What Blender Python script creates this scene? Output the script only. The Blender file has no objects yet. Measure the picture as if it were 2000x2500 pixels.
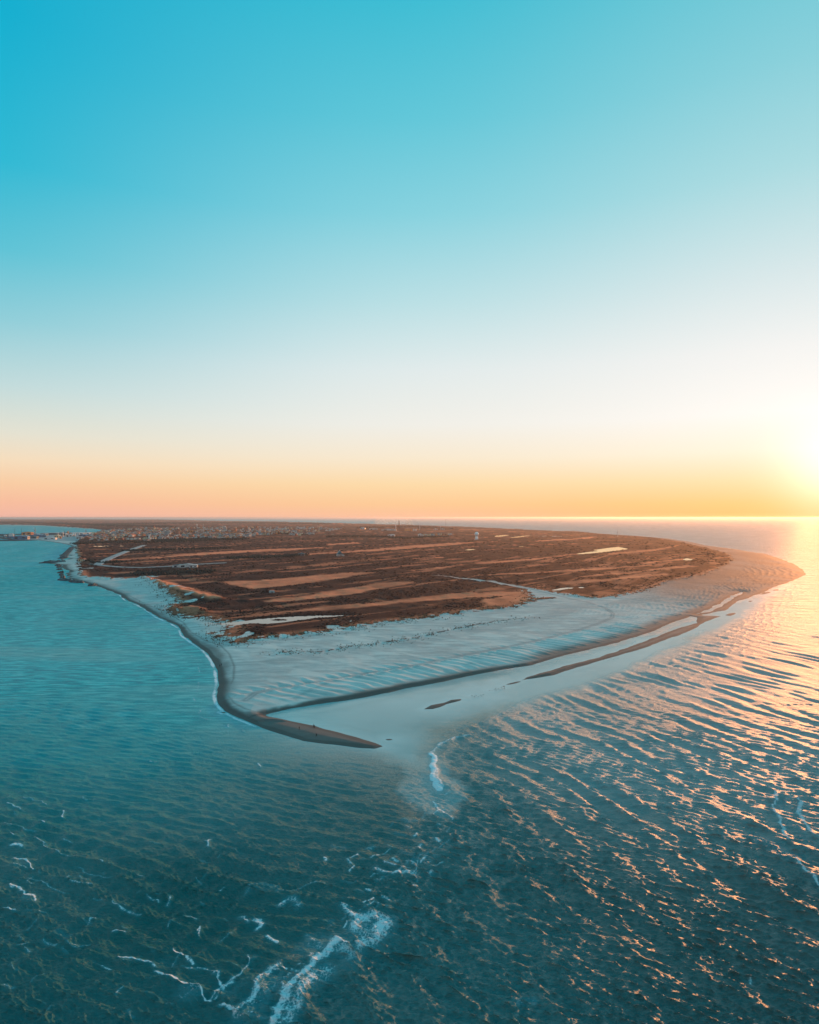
import bpy, bmesh, math, random
import numpy as np
from mathutils import Vector, Matrix

# ------------------------------------------------------------------ camera
H = 110.0            # drone height over the sea, metres
F = 1600.0           # focal length in pixels of the 2000x2500 photograph
EYE = 1263.0         # picture row of the eye level
sc = bpy.context.scene
C = sc.collection
cam_d = bpy.data.cameras.new('camera')
cam = bpy.data.objects.new('camera', cam_d)
C.objects.link(cam)
cam.location = (0, 0, H)
cam.rotation_euler = (math.radians(90), 0, 0)
cam_d.sensor_width = 36
cam_d.lens = 36 * F / 2500
cam_d.shift_y = 13 / 2500
cam_d.clip_start = 1
cam_d.clip_end = 600000
sc.camera = cam
sc.render.resolution_x, sc.render.resolution_y = 819, 1024

# ------------------------------------------------------------------ light
SUN_AZ = math.radians(33.2)      # to the right of the view axis
SUN_EL = math.radians(5.0)
sun_dir = Vector((math.sin(SUN_AZ) * math.cos(SUN_EL), math.cos(SUN_AZ) * math.cos(SUN_EL), math.sin(SUN_EL)))
sl = bpy.data.lights.new('sun', 'SUN')
sl.energy = 5.0
sl.angle = math.radians(0.5)
sl.color = (1.0, 0.36, 0.12)
so = bpy.data.objects.new('sun', sl)
C.objects.link(so)
so.rotation_euler = sun_dir.to_track_quat('Z', 'Y').to_euler()

def s2l(c):
    return tuple((v / 255 / 12.92 if v / 255 <= 0.04045 else ((v / 255 + 0.055) / 1.055) ** 2.4) for v in c)

world = bpy.data.worlds.new('World')
sc.world = world
world.use_nodes = True
nt = world.node_tree
nt.nodes.clear()
def N(nt, typ, **kw):
    n = nt.nodes.new(typ)
    for k, v in kw.items():
        setattr(n, k, v)
    return n
def math_node(nt, op, a, b=None, c=None, clamp=False):
    n = nt.nodes.new('ShaderNodeMath'); n.operation = op; n.use_clamp = clamp
    for i, v in enumerate((a, b, c)):
        if v is None: continue
        if isinstance(v, (int, float)): n.inputs[i].default_value = v
        else: nt.links.new(v, n.inputs[i])
    return n.outputs[0]
def mix_col(nt, fac, a, b, blend='MIX'):
    n = nt.nodes.new('ShaderNodeMix'); n.data_type = 'RGBA'; n.blend_type = blend
    for s, v in ((n.inputs[0], fac), (n.inputs[6], a), (n.inputs[7], b)):
        if isinstance(v, (int, float)): s.default_value = v
        elif isinstance(v, tuple): s.default_value = v if len(v) == 4 else (*v, 1)
        else: nt.links.new(v, s)
    return n.outputs[2]
def ramp(nt, fac, stops, interp='LINEAR'):
    n = nt.nodes.new('ShaderNodeValToRGB'); cr = n.color_ramp; cr.interpolation = interp
    cr.elements[0].position = stops[0][0]; cr.elements[0].color = (*stops[0][1], 1)
    cr.elements[1].position = stops[1][0]; cr.elements[1].color = (*stops[1][1], 1)
    for p, c in stops[2:]:
        e = cr.elements.new(p); e.color = (*c, 1)
    nt.links.new(fac, n.inputs[0])
    return n.outputs[0]

tc = N(nt, 'ShaderNodeTexCoord')
sep = N(nt, 'ShaderNodeSeparateXYZ')
nt.links.new(tc.outputs['Generated'], sep.inputs[0])
zc = math_node(nt, 'MAXIMUM', sep.outputs[2], 0.0)
def st(l): return [(p, s2l(c)) for p, c in l]
# colour of the clear evening sky by height: far from the sun, middling, and under the sun
far_r = ramp(nt, zc, st([(0.0, (244, 184, 166)), (0.02, (249, 190, 160)), (0.045, (250, 205, 165)), (0.075, (247, 222, 190)),
                         (0.11, (228, 226, 210)), (0.17, (192, 219, 220)), (0.25, (138, 205, 217)), (0.33, (84, 194, 214)), (0.42, (30, 184, 212)),
                         (0.55, (0, 174, 208)), (0.75, (10, 168, 204)), (1.0, (28, 164, 200))]))
mid_r = ramp(nt, zc, st([(0.0, (253, 194, 158)), (0.02, (254, 204, 152)), (0.05, (254, 220, 170)), (0.09, (250, 234, 208)),
                         (0.14, (242, 240, 232)), (0.22, (226, 236, 236)), (0.31, (188, 225, 230)), (0.42, (136, 211, 224)), (0.52, (98, 200, 218)),
                         (0.63, (58, 189, 212)), (0.8, (24, 174, 206)), (1.0, (28, 164, 200))]))
near_r = ramp(nt, zc, st([(0.0, (255, 190, 104)), (0.02, (255, 204, 128)), (0.05, (255, 224, 172)), (0.09, (255, 243, 220)),
                          (0.14, (254, 250, 244)), (0.22, (243, 243, 241)), (0.31, (216, 232, 234)), (0.42, (172, 220, 226)), (0.52, (138, 209, 220)),
                          (0.63, (100, 198, 214)), (0.8, (34, 176, 206)), (1.0, (28, 164, 200))]))
# horizontal closeness to the sun, -1 .. 1
hl = math_node(nt, 'SQRT', math_node(nt, 'ADD', math_node(nt, 'MULTIPLY', sep.outputs[0], sep.outputs[0]), math_node(nt, 'ADD', math_node(nt, 'MULTIPLY', sep.outputs[1], sep.outputs[1]), 1e-5)))
dx = math_node(nt, 'MULTIPLY', sep.outputs[0], math.sin(SUN_AZ))
dy = math_node(nt, 'MULTIPLY', sep.outputs[1], math.cos(SUN_AZ))
ca = math_node(nt, 'DIVIDE', math_node(nt, 'ADD', dx, dy), hl)
ang = math_node(nt, 'ARCCOSINE', math_node(nt, 'MINIMUM', ca, 0.99999))
def mapr(nt, v, a, b, c=0.0, d=1.0, smooth=True):
    n = nt.nodes.new('ShaderNodeMapRange'); n.interpolation_type = 'SMOOTHSTEP' if smooth else 'LINEAR'; n.clamp = True
    nt.links.new(v, n.inputs[0])
    n.inputs[1].default_value = a; n.inputs[2].default_value = b; n.inputs[3].default_value = c; n.inputs[4].default_value = d
    return n.outputs[0]
# rosy band opposite the setting sun, out of view, added to redden the ground light
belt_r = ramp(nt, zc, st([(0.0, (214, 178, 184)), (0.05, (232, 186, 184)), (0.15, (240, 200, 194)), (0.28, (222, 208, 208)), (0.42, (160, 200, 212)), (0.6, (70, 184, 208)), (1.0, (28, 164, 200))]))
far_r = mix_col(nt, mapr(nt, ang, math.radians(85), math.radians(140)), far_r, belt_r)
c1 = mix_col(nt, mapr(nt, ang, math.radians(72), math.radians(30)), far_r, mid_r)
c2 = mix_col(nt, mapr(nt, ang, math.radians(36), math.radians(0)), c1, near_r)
# glow round the sun
dotn = N(nt, 'ShaderNodeVectorMath', operation='DOT_PRODUCT')
nt.links.new(tc.outputs['Generated'], dotn.inputs[0]); dotn.inputs[1].default_value = (math.sin(SUN_AZ) * 0.9985, math.cos(SUN_AZ) * 0.9985, 0.060)
dd = math_node(nt, 'MAXIMUM', dotn.outputs['Value'], 0.0)
g1 = math_node(nt, 'MULTIPLY', math_node(nt, 'POWER', dd, 600.0), 0.36)
g2 = math_node(nt, 'MULTIPLY', math_node(nt, 'POWER', dd, 60.0), 0.02)
g3 = math_node(nt, 'MULTIPLY', math_node(nt, 'POWER', dd, 30.0), 0.015)
gl = math_node(nt, 'ADD', g1, math_node(nt, 'ADD', g2, g3))
glc = mix_col(nt, 1.0, (1.0, 0.97, 0.92), gl, 'MULTIPLY')
c3 = mix_col(nt, 1.0, c2, glc, 'ADD')
# the physical sky at the same sun position gives a small share
sky = N(nt, 'ShaderNodeTexSky', sky_type='NISHITA')
sky.sun_disc = False
sky.sun_elevation = SUN_EL
sky.sun_rotation = SUN_AZ
sky.air_density = 1.0; sky.dust_density = 1.0
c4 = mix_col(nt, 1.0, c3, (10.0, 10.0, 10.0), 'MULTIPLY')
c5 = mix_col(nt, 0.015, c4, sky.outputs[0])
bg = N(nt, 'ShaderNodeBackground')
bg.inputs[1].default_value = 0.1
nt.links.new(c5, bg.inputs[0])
wo = N(nt, 'ShaderNodeOutputWorld')
nt.links.new(bg.outputs[0], wo.inputs[0])

sc.view_settings.view_transform = 'Standard'
sc.view_settings.look = 'None'
sc.view_settings.exposure = 0.0
sc.view_settings.gamma = 1.0
sc.view_settings.use_curve_mapping = False
sc.render.engine = 'CYCLES'
sc.cycles.use_denoising = True
sc.cycles.max_bounces = 5
sc.cycles.diffuse_bounces = 2
sc.cycles.glossy_bounces = 3
sc.cycles.volume_bounces = 0
sc.cycles.sample_clamp_indirect = 4
sc.cycles.sample_clamp_direct = 2.2

# ------------------------------------------------------------------ helpers
random.seed(7)
rng = np.random.default_rng(11)

def at(px, py, z=0.0):
    """point of the place that lies at picture position px, py on level z"""
    d = F * (H - z) / (py - EYE)
    return ((px - 1000.0) / F * d, d)

def W(pts):
    return np.array([at(*p) for p in pts])

_tab = rng.random((4, 256, 256))
def vnoise(x, y, k=0):
    xi = np.floor(x).astype(np.int64); yi = np.floor(y).astype(np.int64)
    fx = x - xi; fy = y - yi
    fx = fx * fx * fx * (fx * (fx * 6 - 15) + 10); fy = fy * fy * fy * (fy * (fy * 6 - 15) + 10)
    t = _tab[k]
    a = t[xi & 255, yi & 255]; b = t[(xi + 1) & 255, yi & 255]
    c = t[xi & 255, (yi + 1) & 255]; d = t[(xi + 1) & 255, (yi + 1) & 255]
    return (a * (1 - fx) + b * fx) * (1 - fy) + (c * (1 - fx) + d * fx) * fy
def fbm(x, y, k=0, oct=4, gain=0.5):
    s = 0; a = 1; n = 0
    for i in range(oct):
        s = s + a * vnoise(x * 2 ** i + 17.3 * i, y * 2 ** i + 5.1 * i, (k + i) % 4); n += a; a *= gain
    return s / n
def sstep(a, b, v):
    t = np.clip((v - a) / (b - a), 0, 1)
    return t * t * (3 - 2 * t)

def seg_dist(X, Y, P, closed=False):
    """distance to a polyline, and the running length at the nearest point"""
    best = np.full(X.shape, 1e18); along = np.zeros(X.shape)
    n = len(P); L = 0.0
    for i in range(n if closed else n - 1):
        ax, ay = P[i]; bx, by = P[(i + 1) % n]
        ex, ey = bx - ax, by - ay; l2 = ex * ex + ey * ey + 1e-9
        t = np.clip(((X - ax) * ex + (Y - ay) * ey) / l2, 0, 1)
        q = (X - ax - t * ex) ** 2 + (Y - ay - t * ey) ** 2
        m = q < best
        best = np.where(m, q, best); along = np.where(m, L + t * math.sqrt(l2), along)
        L += math.sqrt(l2)
    return np.sqrt(best), along
def inside(X, Y, P):
    r = np.zeros(X.shape, bool); n = len(P)
    for i in range(n):
        ax, ay = P[i]; bx, by = P[(i + 1) % n]
        if ay == by: continue
        r ^= ((ay > Y) != (by > Y)) & (X < (bx - ax) * (Y - ay) / (by - ay) + ax)
    return r
def sdf(X, Y, P):
    d, _ = seg_dist(X, Y, P, True)
    return np.where(inside(X, Y, P), d, -d)
def sdf_near(X, Y, P, pad):
    """signed distance, only worked out near the outline; -pad elsewhere"""
    out = np.full(X.shape, -float(pad))
    lo = P.min(0) - pad; hi = P.max(0) + pad
    m = (X > lo[0]) & (X < hi[0]) & (Y > lo[1]) & (Y < hi[1])
    if m.any():
        out[m] = np.maximum(sdf(X[m], Y[m], P), -pad)
    return out

def tag(o, label=None, cat=None, group=None, kind=None):
    if label: o['label'] = label
    if cat: o['category'] = cat
    if group: o['group'] = group
    if kind: o['kind'] = kind
    return o
def mesh_obj(name, verts, faces, mats, parent=None, mi=None, smooth=False):
    me = bpy.data.meshes.new(name)
    me.from_pydata([tuple(v) for v in verts], [], [tuple(f) for f in faces])
    for m in (mats if isinstance(mats, (list, tuple)) else [mats]): me.materials.append(m)
    if mi is not None: me.polygons.foreach_set('material_index', mi)
    if smooth: me.polygons.foreach_set('use_smooth', [True] * len(me.polygons))
    me.update()
    o = bpy.data.objects.new(name, me); C.objects.link(o)
    if parent: o.parent = parent
    return o
def empty(name, loc, rz=0):
    o = bpy.data.objects.new(name, None); C.objects.link(o); o.location = loc; o.rotation_euler = (0, 0, rz)
    o.empty_display_size = 1
    return o
def copy_tree(o, parent=None):
    c = o.copy(); C.objects.link(c)
    if parent: c.parent = parent
    for ch in list(o.children): copy_tree(ch, c)
    return c
class MB:
    """collects shapes for one mesh"""
    def __init__(s): s.v = []; s.f = []; s.m = []
    def add(s, vs, fs, m=0):
        b = len(s.v); s.v += [tuple(v) for v in vs]; s.f += [tuple(b + i for i in f) for f in fs]; s.m += [m] * len(fs)
    def box(s, x0, x1, y0, y1, z0, z1, m=0):
        s.add([(x0, y0, z0), (x1, y0, z0), (x1, y1, z0), (x0, y1, z0), (x0, y0, z1), (x1, y0, z1), (x1, y1, z1), (x0, y1, z1)],
              [(0, 3, 2, 1), (4, 5, 6, 7), (0, 1, 5, 4), (1, 2, 6, 5), (2, 3, 7, 6), (3, 0, 4, 7)], m)
    def gable(s, x0, x1, y0, y1, z0, z1, m=0, over=0.4, mg=None):
        """roof with its ridge along y"""
        xm = (x0 + x1) / 2; o = over
        s.add([(x0 - o, y0 - o, z0), (x1 + o, y0 - o, z0), (x1 + o, y1 + o, z0), (x0 - o, y1 + o, z0), (xm, y0 - o, z1), (xm, y1 + o, z1)],
              [(0, 3, 2, 1), (0, 4, 5, 3), (1, 2, 5, 4)], m)
        b = len(s.v) - 6
        s.f += [(b, b + 1, b + 4), (b + 2, b + 3, b + 5)]; s.m += [m if mg is None else mg] * 2
    def cyl(s, p, q, r0, r1, n=10, m=0, cap=True):
        p = Vector(p); q = Vector(q); d = (q - p).normalized()
        u = d.orthogonal().normalized(); w = d.cross(u)
        vs = []
        for c, r in ((p, r0), (q, r1)):
            for i in range(n):
                a = 2 * math.pi * i / n
                vs.append(c + u * math.cos(a) * r + w * math.sin(a) * r)
        fs = [(i, (i + 1) % n, n + (i + 1) % n, n + i) for i in range(n)]
        if cap: fs += [tuple(range(n - 1, -1, -1)), tuple(range(n, 2 * n))]
        s.add(vs, fs, m)
    def sphere(s, c, r, nu=14, nv=8, m=0, sz=1.0):
        vs = [(c[0], c[1], c[2] - r * sz)]
        for j in range(1, nv):
            t = -math.pi / 2 + math.pi * j / nv
            for i in range(nu):
                a = 2 * math.pi * i / nu
                vs.append((c[0] + r * math.cos(t) * math.cos(a), c[1] + r * math.cos(t) * math.sin(a), c[2] + r * sz * math.sin(t)))
        vs.append((c[0], c[1], c[2] + r * sz))
        fs = [(0, 1 + (i + 1) % nu, 1 + i) for i in range(nu)]
        for j in range(nv - 2):
            b = 1 + j * nu
            fs += [(b + i, b + (i + 1) % nu, b + nu + (i + 1) % nu, b + nu + i) for i in range(nu)]
        b = 1 + (nv - 2) * nu; t = len(vs) - 1
        fs += [(b + i, b + (i + 1) % nu, t) for i in range(nu)]
        s.add(vs, fs, m)
    def build(s, name, mats, parent=None, smooth=False):
        return mesh_obj(name, s.v, s.f, mats, parent, s.m, smooth)

def grid_mesh(name, X, Y, Z, mat, attrs, keep=None):
    R, K = X.shape
    co = np.stack([X, Y, Z], -1).reshape(-1, 3).astype(np.float32)
    i = np.arange(R * K).reshape(R, K)
    q = np.stack([i[:-1, :-1], i[:-1, 1:], i[1:, 1:], i[1:, :-1]], -1).reshape(-1, 4)
    if keep is not None:
        kq = (keep[:-1, :-1] | keep[:-1, 1:] | keep[1:, 1:] | keep[1:, :-1]).reshape(-1)
        q = q[kq]
        used = np.zeros(R * K, bool); used[q.reshape(-1)] = True
        new = np.cumsum(used) - 1
        q = new[q]; co = co[used]
    else:
        used = None
    me = bpy.data.meshes.new(name)
    me.vertices.add(len(co)); me.vertices.foreach_set('co', co.reshape(-1))
    me.loops.add(q.size); me.loops.foreach_set('vertex_index', q.reshape(-1).astype(np.int32))
    me.polygons.add(len(q)); me.polygons.foreach_set('loop_start', np.arange(0, q.size, 4, dtype=np.int32))
    me.polygons.foreach_set('use_smooth', np.ones(len(q), bool))
    me.update(calc_edges=True)
    for k, a in attrs.items():
        a = a.reshape(-1)
        if used is not None: a = a[used]
        at_ = me.attributes.new(k, 'FLOAT', 'POINT'); at_.data.foreach_set('value', a.astype(np.float32))
    me.materials.append(mat)
    o = bpy.data.objects.new(name, me); C.objects.link(o)
    return o

# ------------------------------------------------------------------ materials
def new_mat(name):
    m = bpy.data.materials.new(name); m.use_nodes = True
    nt = m.node_tree; b = nt.nodes['Principled BSDF']
    return m, nt, b
def plain(name, col, rough=0.8, var=0.25, scale=0.3, metallic=0.0):
    """one paint or stone, mottled a little"""
    m, nt, b = new_mat(name)
    geo = N(nt, 'ShaderNodeNewGeometry')
    no = N(nt, 'ShaderNodeTexNoise'); no.inputs['Scale'].default_value = scale; no.inputs['Detail'].default_value = 4
    nt.links.new(geo.outputs['Position'], no.inputs['Vector'])
    f = mapr(nt, no.outputs[0], 0.3, 0.7)
    nt.links.new(mix_col(nt, f, tuple(c * (1 - var) for c in col), tuple(min(1, c * (1 + var)) for c in col)), b.inputs['Base Color'])
    b.inputs['Roughness'].default_value = rough; b.inputs['Metallic'].default_value = metallic
    return m
def attr(nt, name):
    a = N(nt, 'ShaderNodeAttribute'); a.attribute_name = name; a.attribute_type = 'GEOMETRY'
    return a.outputs['Fac']
def noise(nt, vec, scale, detail=4, rough=0.55, dist=0.0):
    n = N(nt, 'ShaderNodeTexNoise'); n.inputs['Scale'].default_value = scale; n.inputs['Detail'].default_value = detail
    n.inputs['Roughness'].default_value = rough; n.inputs['Distortion'].default_value = dist
    nt.links.new(vec, n.inputs['Vector'])
    return n.outputs[0]
def mapping(nt, vec, scale=(1, 1, 1), rot=0.0):
    m = N(nt, 'ShaderNodeMapping'); m.inputs['Scale'].default_value = scale; m.inputs['Rotation'].default_value = (0, 0, rot)
    nt.links.new(vec, m.inputs['Vector'])
    return m.outputs[0]

# water
def water_material():
    m, nt, b = new_mat('sea_water')
    geo = N(nt, 'ShaderNodeNewGeometry'); pos = geo.outputs['Position']
    sh = attr(nt, 'shallow'); fo = attr(nt, 'foam'); ca_ = attr(nt, 'calm'); teal_sheen = attr(nt, 'teal_sheen'); far = attr(nt, 'far')
    deep = mix_col(nt, noise(nt, pos, 0.01, 3), (0.0, 0.100, 0.096), (0.0, 0.150, 0.143))
    col = mix_col(nt, sh, deep, (0.46, 0.56, 0.54))  # pale sandy bottom; reflected sky on lagoon and east sea included
    col = mix_col(nt, teal_sheen, col, (0.0, 0.56, 0.56))  # reflected teal sky painted into the west water
    stk = noise(nt, mapping(nt, pos, (0.22, 1.0, 1.0), math.radians(14)), 0.28, 6, 0.62, 0.3)  # light and dark of ripples, painted as colour streaks
    col = mix_col(nt, math_node(nt, 'MULTIPLY', teal_sheen, mapr(nt, stk, 0.62, 0.38)), col, (0.0, 0.28, 0.33))
    col = mix_col(nt, math_node(nt, 'MULTIPLY', math_node(nt, 'MULTIPLY', teal_sheen, mapr(nt, stk, 0.50, 0.72)), 0.55), col, (0.22, 0.60, 0.62))
    # foam breaks up into flecks and lace
    n1 = noise(nt, pos, 2.6, 6, 0.75, 0.8)
    n2 = noise(nt, pos, 0.35, 3, 0.5)
    vo = N(nt, 'ShaderNodeTexVoronoi'); vo.feature = 'DISTANCE_TO_EDGE'; vo.inputs['Scale'].default_value = 0.9
    wv = N(nt, 'ShaderNodeVectorMath', operation='ADD'); nt.links.new(pos, wv.inputs[0])
    nn = N(nt, 'ShaderNodeTexNoise'); nn.inputs['Scale'].default_value = 0.8; nt.links.new(pos, nn.inputs['Vector'])
    nt.links.new(nn.outputs[1], wv.inputs[1]); nt.links.new(wv.outputs[0], vo.inputs['Vector'])
    lace = math_node(nt, 'SUBTRACT', 0.32, math_node(nt, 'MULTIPLY', vo.outputs[0], 1.3))
    v = math_node(nt, 'ADD', math_node(nt, 'ADD', math_node(nt, 'MULTIPLY', n1, 1.25), math_node(nt, 'MULTIPLY', n2, 0.5)), math_node(nt, 'MULTIPLY', lace, 0.45))
    thr = math_node(nt, 'SUBTRACT', math_node(nt, 'ADD', v, math_node(nt, 'MULTIPLY', fo, 1.0)), 1.63)
    ff = math_node(nt, 'MULTIPLY', mapr(nt, thr, -0.02, 0.26), mapr(nt, fo, 0.02, 0.2))
    aer = math_node(nt, 'MULTIPLY', mapr(nt, fo, 0.05, 0.8), 0.35)
    col = mix_col(nt, aer, col, (0.10, 0.42, 0.48))
    col = mix_col(nt, ff, col, (0.85, 0.86, 0.86))
    nt.links.new(col, b.inputs['Base Color'])
    b.inputs['IOR'].default_value = 1.333
    nt.links.new(attr(nt, 'gloss'), b.inputs['Specular IOR Level'])
    r0 = math_node(nt, 'ADD', math_node(nt, 'ADD', 0.17, math_node(nt, 'MULTIPLY', teal_sheen, 0.25)), math_node(nt, 'MULTIPLY', far, 0.12))
    r0 = math_node(nt, 'ADD', r0, math_node(nt, 'MULTIPLY', attr(nt, 'east'), 0.20))
    r1 = math_node(nt, 'SUBTRACT', r0, math_node(nt, 'MULTIPLY', ca_, 0.12))
    r2 = math_node(nt, 'ADD', r1, math_node(nt, 'MULTIPLY', ff, 0.6))
    nt.links.new(r2, b.inputs['Roughness'])
    # ripples too small for the mesh
    p1 = mapping(nt, pos, (0.55, 1.25, 1.0), math.radians(-28))
    h1 = noise(nt, p1, 1.1, 6, 0.64, 0.5)
    p2 = mapping(nt, pos, (0.5, 1.3, 1.0), math.radians(12))
    h2 = noise(nt, p2, 0.16, 4, 0.55, 0.2)
    h3 = noise(nt, p2, 0.035, 3, 0.55, 0.2)
    hh = math_node(nt, 'ADD', math_node(nt, 'MULTIPLY', h1, 1.0), math_node(nt, 'ADD', math_node(nt, 'MULTIPLY', math_node(nt, 'MULTIPLY', h2, math_node(nt, 'ADD', far, 0.25)), 4.0), math_node(nt, 'MULTIPLY', math_node(nt, 'MULTIPLY', h3, far), 12.0)))
    amp = math_node(nt, 'SUBTRACT', 1.0, math_node(nt, 'MULTIPLY', ca_, 0.93))
    bu = N(nt, 'ShaderNodeBump'); bu.inputs['Strength'].default_value = 1.0
    nt.links.new(math_node(nt, 'MULTIPLY', amp, math_node(nt, 'ADD', 0.9, math_node(nt, 'MULTIPLY', attr(nt, 'east'), 0.8))), bu.inputs['Distance'])
    nt.links.new(hh, bu.inputs['Height'])
    nt.links.new(bu.outputs[0], b.inputs['Normal'])
    return m
M_water = water_material()

def pond_material():
    m, nt, b = new_mat('pond_water')
    geo = N(nt, 'ShaderNodeNewGeometry')
    b.inputs['Base Color'].default_value = (0.02, 0.045, 0.05, 1)
    b.inputs['Roughness'].default_value = 0.04
    b.inputs['IOR'].default_value = 1.333
    bu = N(nt, 'ShaderNodeBump'); bu.inputs['Distance'].default_value = 0.02
    nt.links.new(noise(nt, geo.outputs['Position'], 0.8, 3), bu.inputs['Height'])
    nt.links.new(bu.outputs[0], b.inputs['Normal'])
    return m
M_pond = pond_material()

def ground_material():
    m, nt, b = new_mat('ground')
    geo = N(nt, 'ShaderNodeNewGeometry'); pos = geo.outputs['Position']
    veg = attr(nt, 'veg'); tan = attr(nt, 'tan'); wet = attr(nt, 'wet'); trk = attr(nt, 'track'); pale = attr(nt, 'pale')
    ns = noise(nt, pos, 0.05, 5, 0.6)
    nf = noise(nt, pos, 0.6, 5, 0.65)
    drift = noise(nt, mapping(nt, pos, (0.10, 0.45, 1.0), math.radians(-42)), 0.35, 7, 0.68, 0.6)
    sand = mix_col(nt, mapr(nt, drift, 0.32, 0.68), (0.50, 0.43, 0.39), (0.80, 0.70, 0.63))
    sand = mix_col(nt, math_node(nt, 'MULTIPLY', mapr(nt, noise(nt, pos, 0.9, 6, 0.75), 0.56, 0.75), 0.35), sand, (0.36, 0.32, 0.30))
    sand = mix_col(nt, math_node(nt, 'MULTIPLY', mapr(nt, ns, 0.62, 0.38), 0.35), sand, (0.46, 0.42, 0.40))
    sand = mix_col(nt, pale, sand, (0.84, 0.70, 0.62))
    sand = mix_col(nt, math_node(nt, 'MULTIPLY', trk, 0.75), sand, (0.24, 0.24, 0.24))
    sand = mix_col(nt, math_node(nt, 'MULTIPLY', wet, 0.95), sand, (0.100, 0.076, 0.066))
    n2 = noise(nt, pos, 0.02, 6, 0.7)
    n3 = noise(nt, pos, 0.14, 7, 0.78)
    heath = mix_col(nt, mapr(nt, n3, 0.35, 0.68), (0.008, 0.006, 0.008), (0.050, 0.021, 0.020))
    heath = mix_col(nt, math_node(nt, 'MULTIPLY', mapr(nt, n2, 0.45, 0.7), 0.45), heath, (0.15, 0.058, 0.04))
    grass = mix_col(nt, mapr(nt, n3, 0.25, 0.75), (0.66, 0.20, 0.10), (0.82, 0.29, 0.16))
    vg = mix_col(nt, tan, heath, grass)
    # vegetation thins out in clumps towards the sand
    e = math_node(nt, 'SUBTRACT', math_node(nt, 'ADD', math_node(nt, 'MULTIPLY', veg, 1.3), math_node(nt, 'MULTIPLY', nf, 0.9)), 1.05)
    col = mix_col(nt, mapr(nt, e, -0.05, 0.12), sand, vg)
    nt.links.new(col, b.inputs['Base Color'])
    nt.links.new(math_node(nt, 'ADD', 0.06, math_node(nt, 'MULTIPLY', wet, 0.10)), b.inputs['Specular IOR Level'])
    nt.links.new(math_node(nt, 'MULTIPLY', mapr(nt, e, -0.05, 0.12), math_node(nt, 'ADD', 0.022, math_node(nt, 'MULTIPLY', tan, 0.42))), b.inputs['Sheen Weight'])
    b.inputs['Sheen Roughness'].default_value = 0.45
    b.inputs['Sheen Tint'].default_value = (1.0, 0.48, 0.30, 1)
    rr = math_node(nt, 'SUBTRACT', 0.92, math_node(nt, 'MULTIPLY', wet, 0.15))
    nt.links.new(rr, b.inputs['Roughness'])
    bu = N(nt, 'ShaderNodeBump'); bu.inputs['Strength'].default_value = 0.6
    nt.links.new(math_node(nt, 'ADD', 0.05, math_node(nt, 'MULTIPLY', veg, 1.2)), bu.inputs['Distance'])
    nt.links.new(nf, bu.inputs['Height'])
    nt.links.new(bu.outputs[0], b.inputs['Normal'])
    return m
M_ground = ground_material()

# ------------------------------------------------------------------ shorelines, digitised as map points
coast = [(235, 1430), (257, 1438), (295, 1452.5), (308, 1465.5), (341, 1478.5), (364.5, 1493), (385, 1507.5), (419.6, 1522), (440, 1534),
         (446, 1551), (469, 1568), (500, 1588.7), (520, 1612), (529.7, 1635), (534, 1670), (528, 1699), (535.5, 1720), (550, 1736.5), (579, 1752),
         (612, 1765), (640, 1777), (682, 1791), (711, 1800), (740, 1808.7), (783, 1814.5), (835.5, 1820), (885, 1825.5), (914, 1826.7), (931, 1822),
         (914, 1814.5), (885, 1806), (856, 1797), (821, 1787), (783, 1777), (766, 1771.5), (725, 1764), (682, 1755), (655, 1749.5), (648, 1745.5), (660, 1741.5),
         (711, 1730), (769, 1720), (827, 1713), (885, 1703), (950, 1690), (987, 1681), (1074, 1665.5), (1161, 1647), (1248, 1632), (1300, 1624),
         (1381, 1600), (1440, 1586), (1503, 1569.5), (1584, 1545), (1649, 1517), (1685, 1504.5), (1706, 1508), (1702, 1521), (1657, 1533), (1612.5, 1551),
         (1543.5, 1577.6), (1462, 1605), (1397, 1622), (1375, 1626), (1352, 1635), (1320, 1643.8), (1288, 1654), (1271, 1661.7), (1300, 1656),
         (1349, 1648.6), (1393, 1634), (1462, 1614.5), (1543.5, 1591), (1584, 1578), (1637, 1558), (1681.5, 1543), (1706, 1529), (1722, 1516.7), (1758.6, 1504.5),
         (1722, 1503), (1706, 1502), (1746, 1495), (1771, 1490), (1787, 1480), (1800, 1468.5), (1830, 1459), (1852, 1450), (1880, 1437.5), (1909, 1427), (1933, 1419),
         (1950, 1411), (1969, 1402), (1960, 1391), (1941, 1378.7), (1909, 1364.5), (1868, 1352), (1827, 1346), (1790, 1340), (1720, 1331), (1685, 1322.6),
         (1630, 1314.5), (1558, 1308.5), (1500, 1305), (1449, 1301.5), (1307, 1294), (1200, 1289), (1113, 1285.3), (1043, 1282.4), (974, 1281), (887, 1278), (800, 1276.3),
         (748, 1276), (632, 1273), (516, 1272), (400, 1269), (0, 1267.6), (-900, 1267.4), (-900, 1279),
         (0, 1281.4), (101, 1284), (174, 1288), (232, 1292), (261, 1295.5), (246, 1299), (174, 1299.6), (116, 1300.5), (108, 1304), (80, 1306), (62, 1309), (60, 1314),
         (45, 1317), (45, 1318.5), (87, 1318.5), (125, 1322.6), (162, 1328.4), (178, 1334), (166, 1346), (158, 1354), (170, 1355.5), (172, 1357), (157, 1358.5), (154, 1362), (172, 1363), (168, 1366), (150, 1367.5),
         (135, 1371), (118, 1375), (140, 1378), (158, 1379.5), (156, 1382), (158, 1387), (161, 1391), (171, 1393), (172, 1397), (160, 1400), (168, 1403), (160, 1406), (170, 1408), (162, 1411), (178, 1414), (186, 1417),
         (203, 1421), (218, 1426)]
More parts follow.
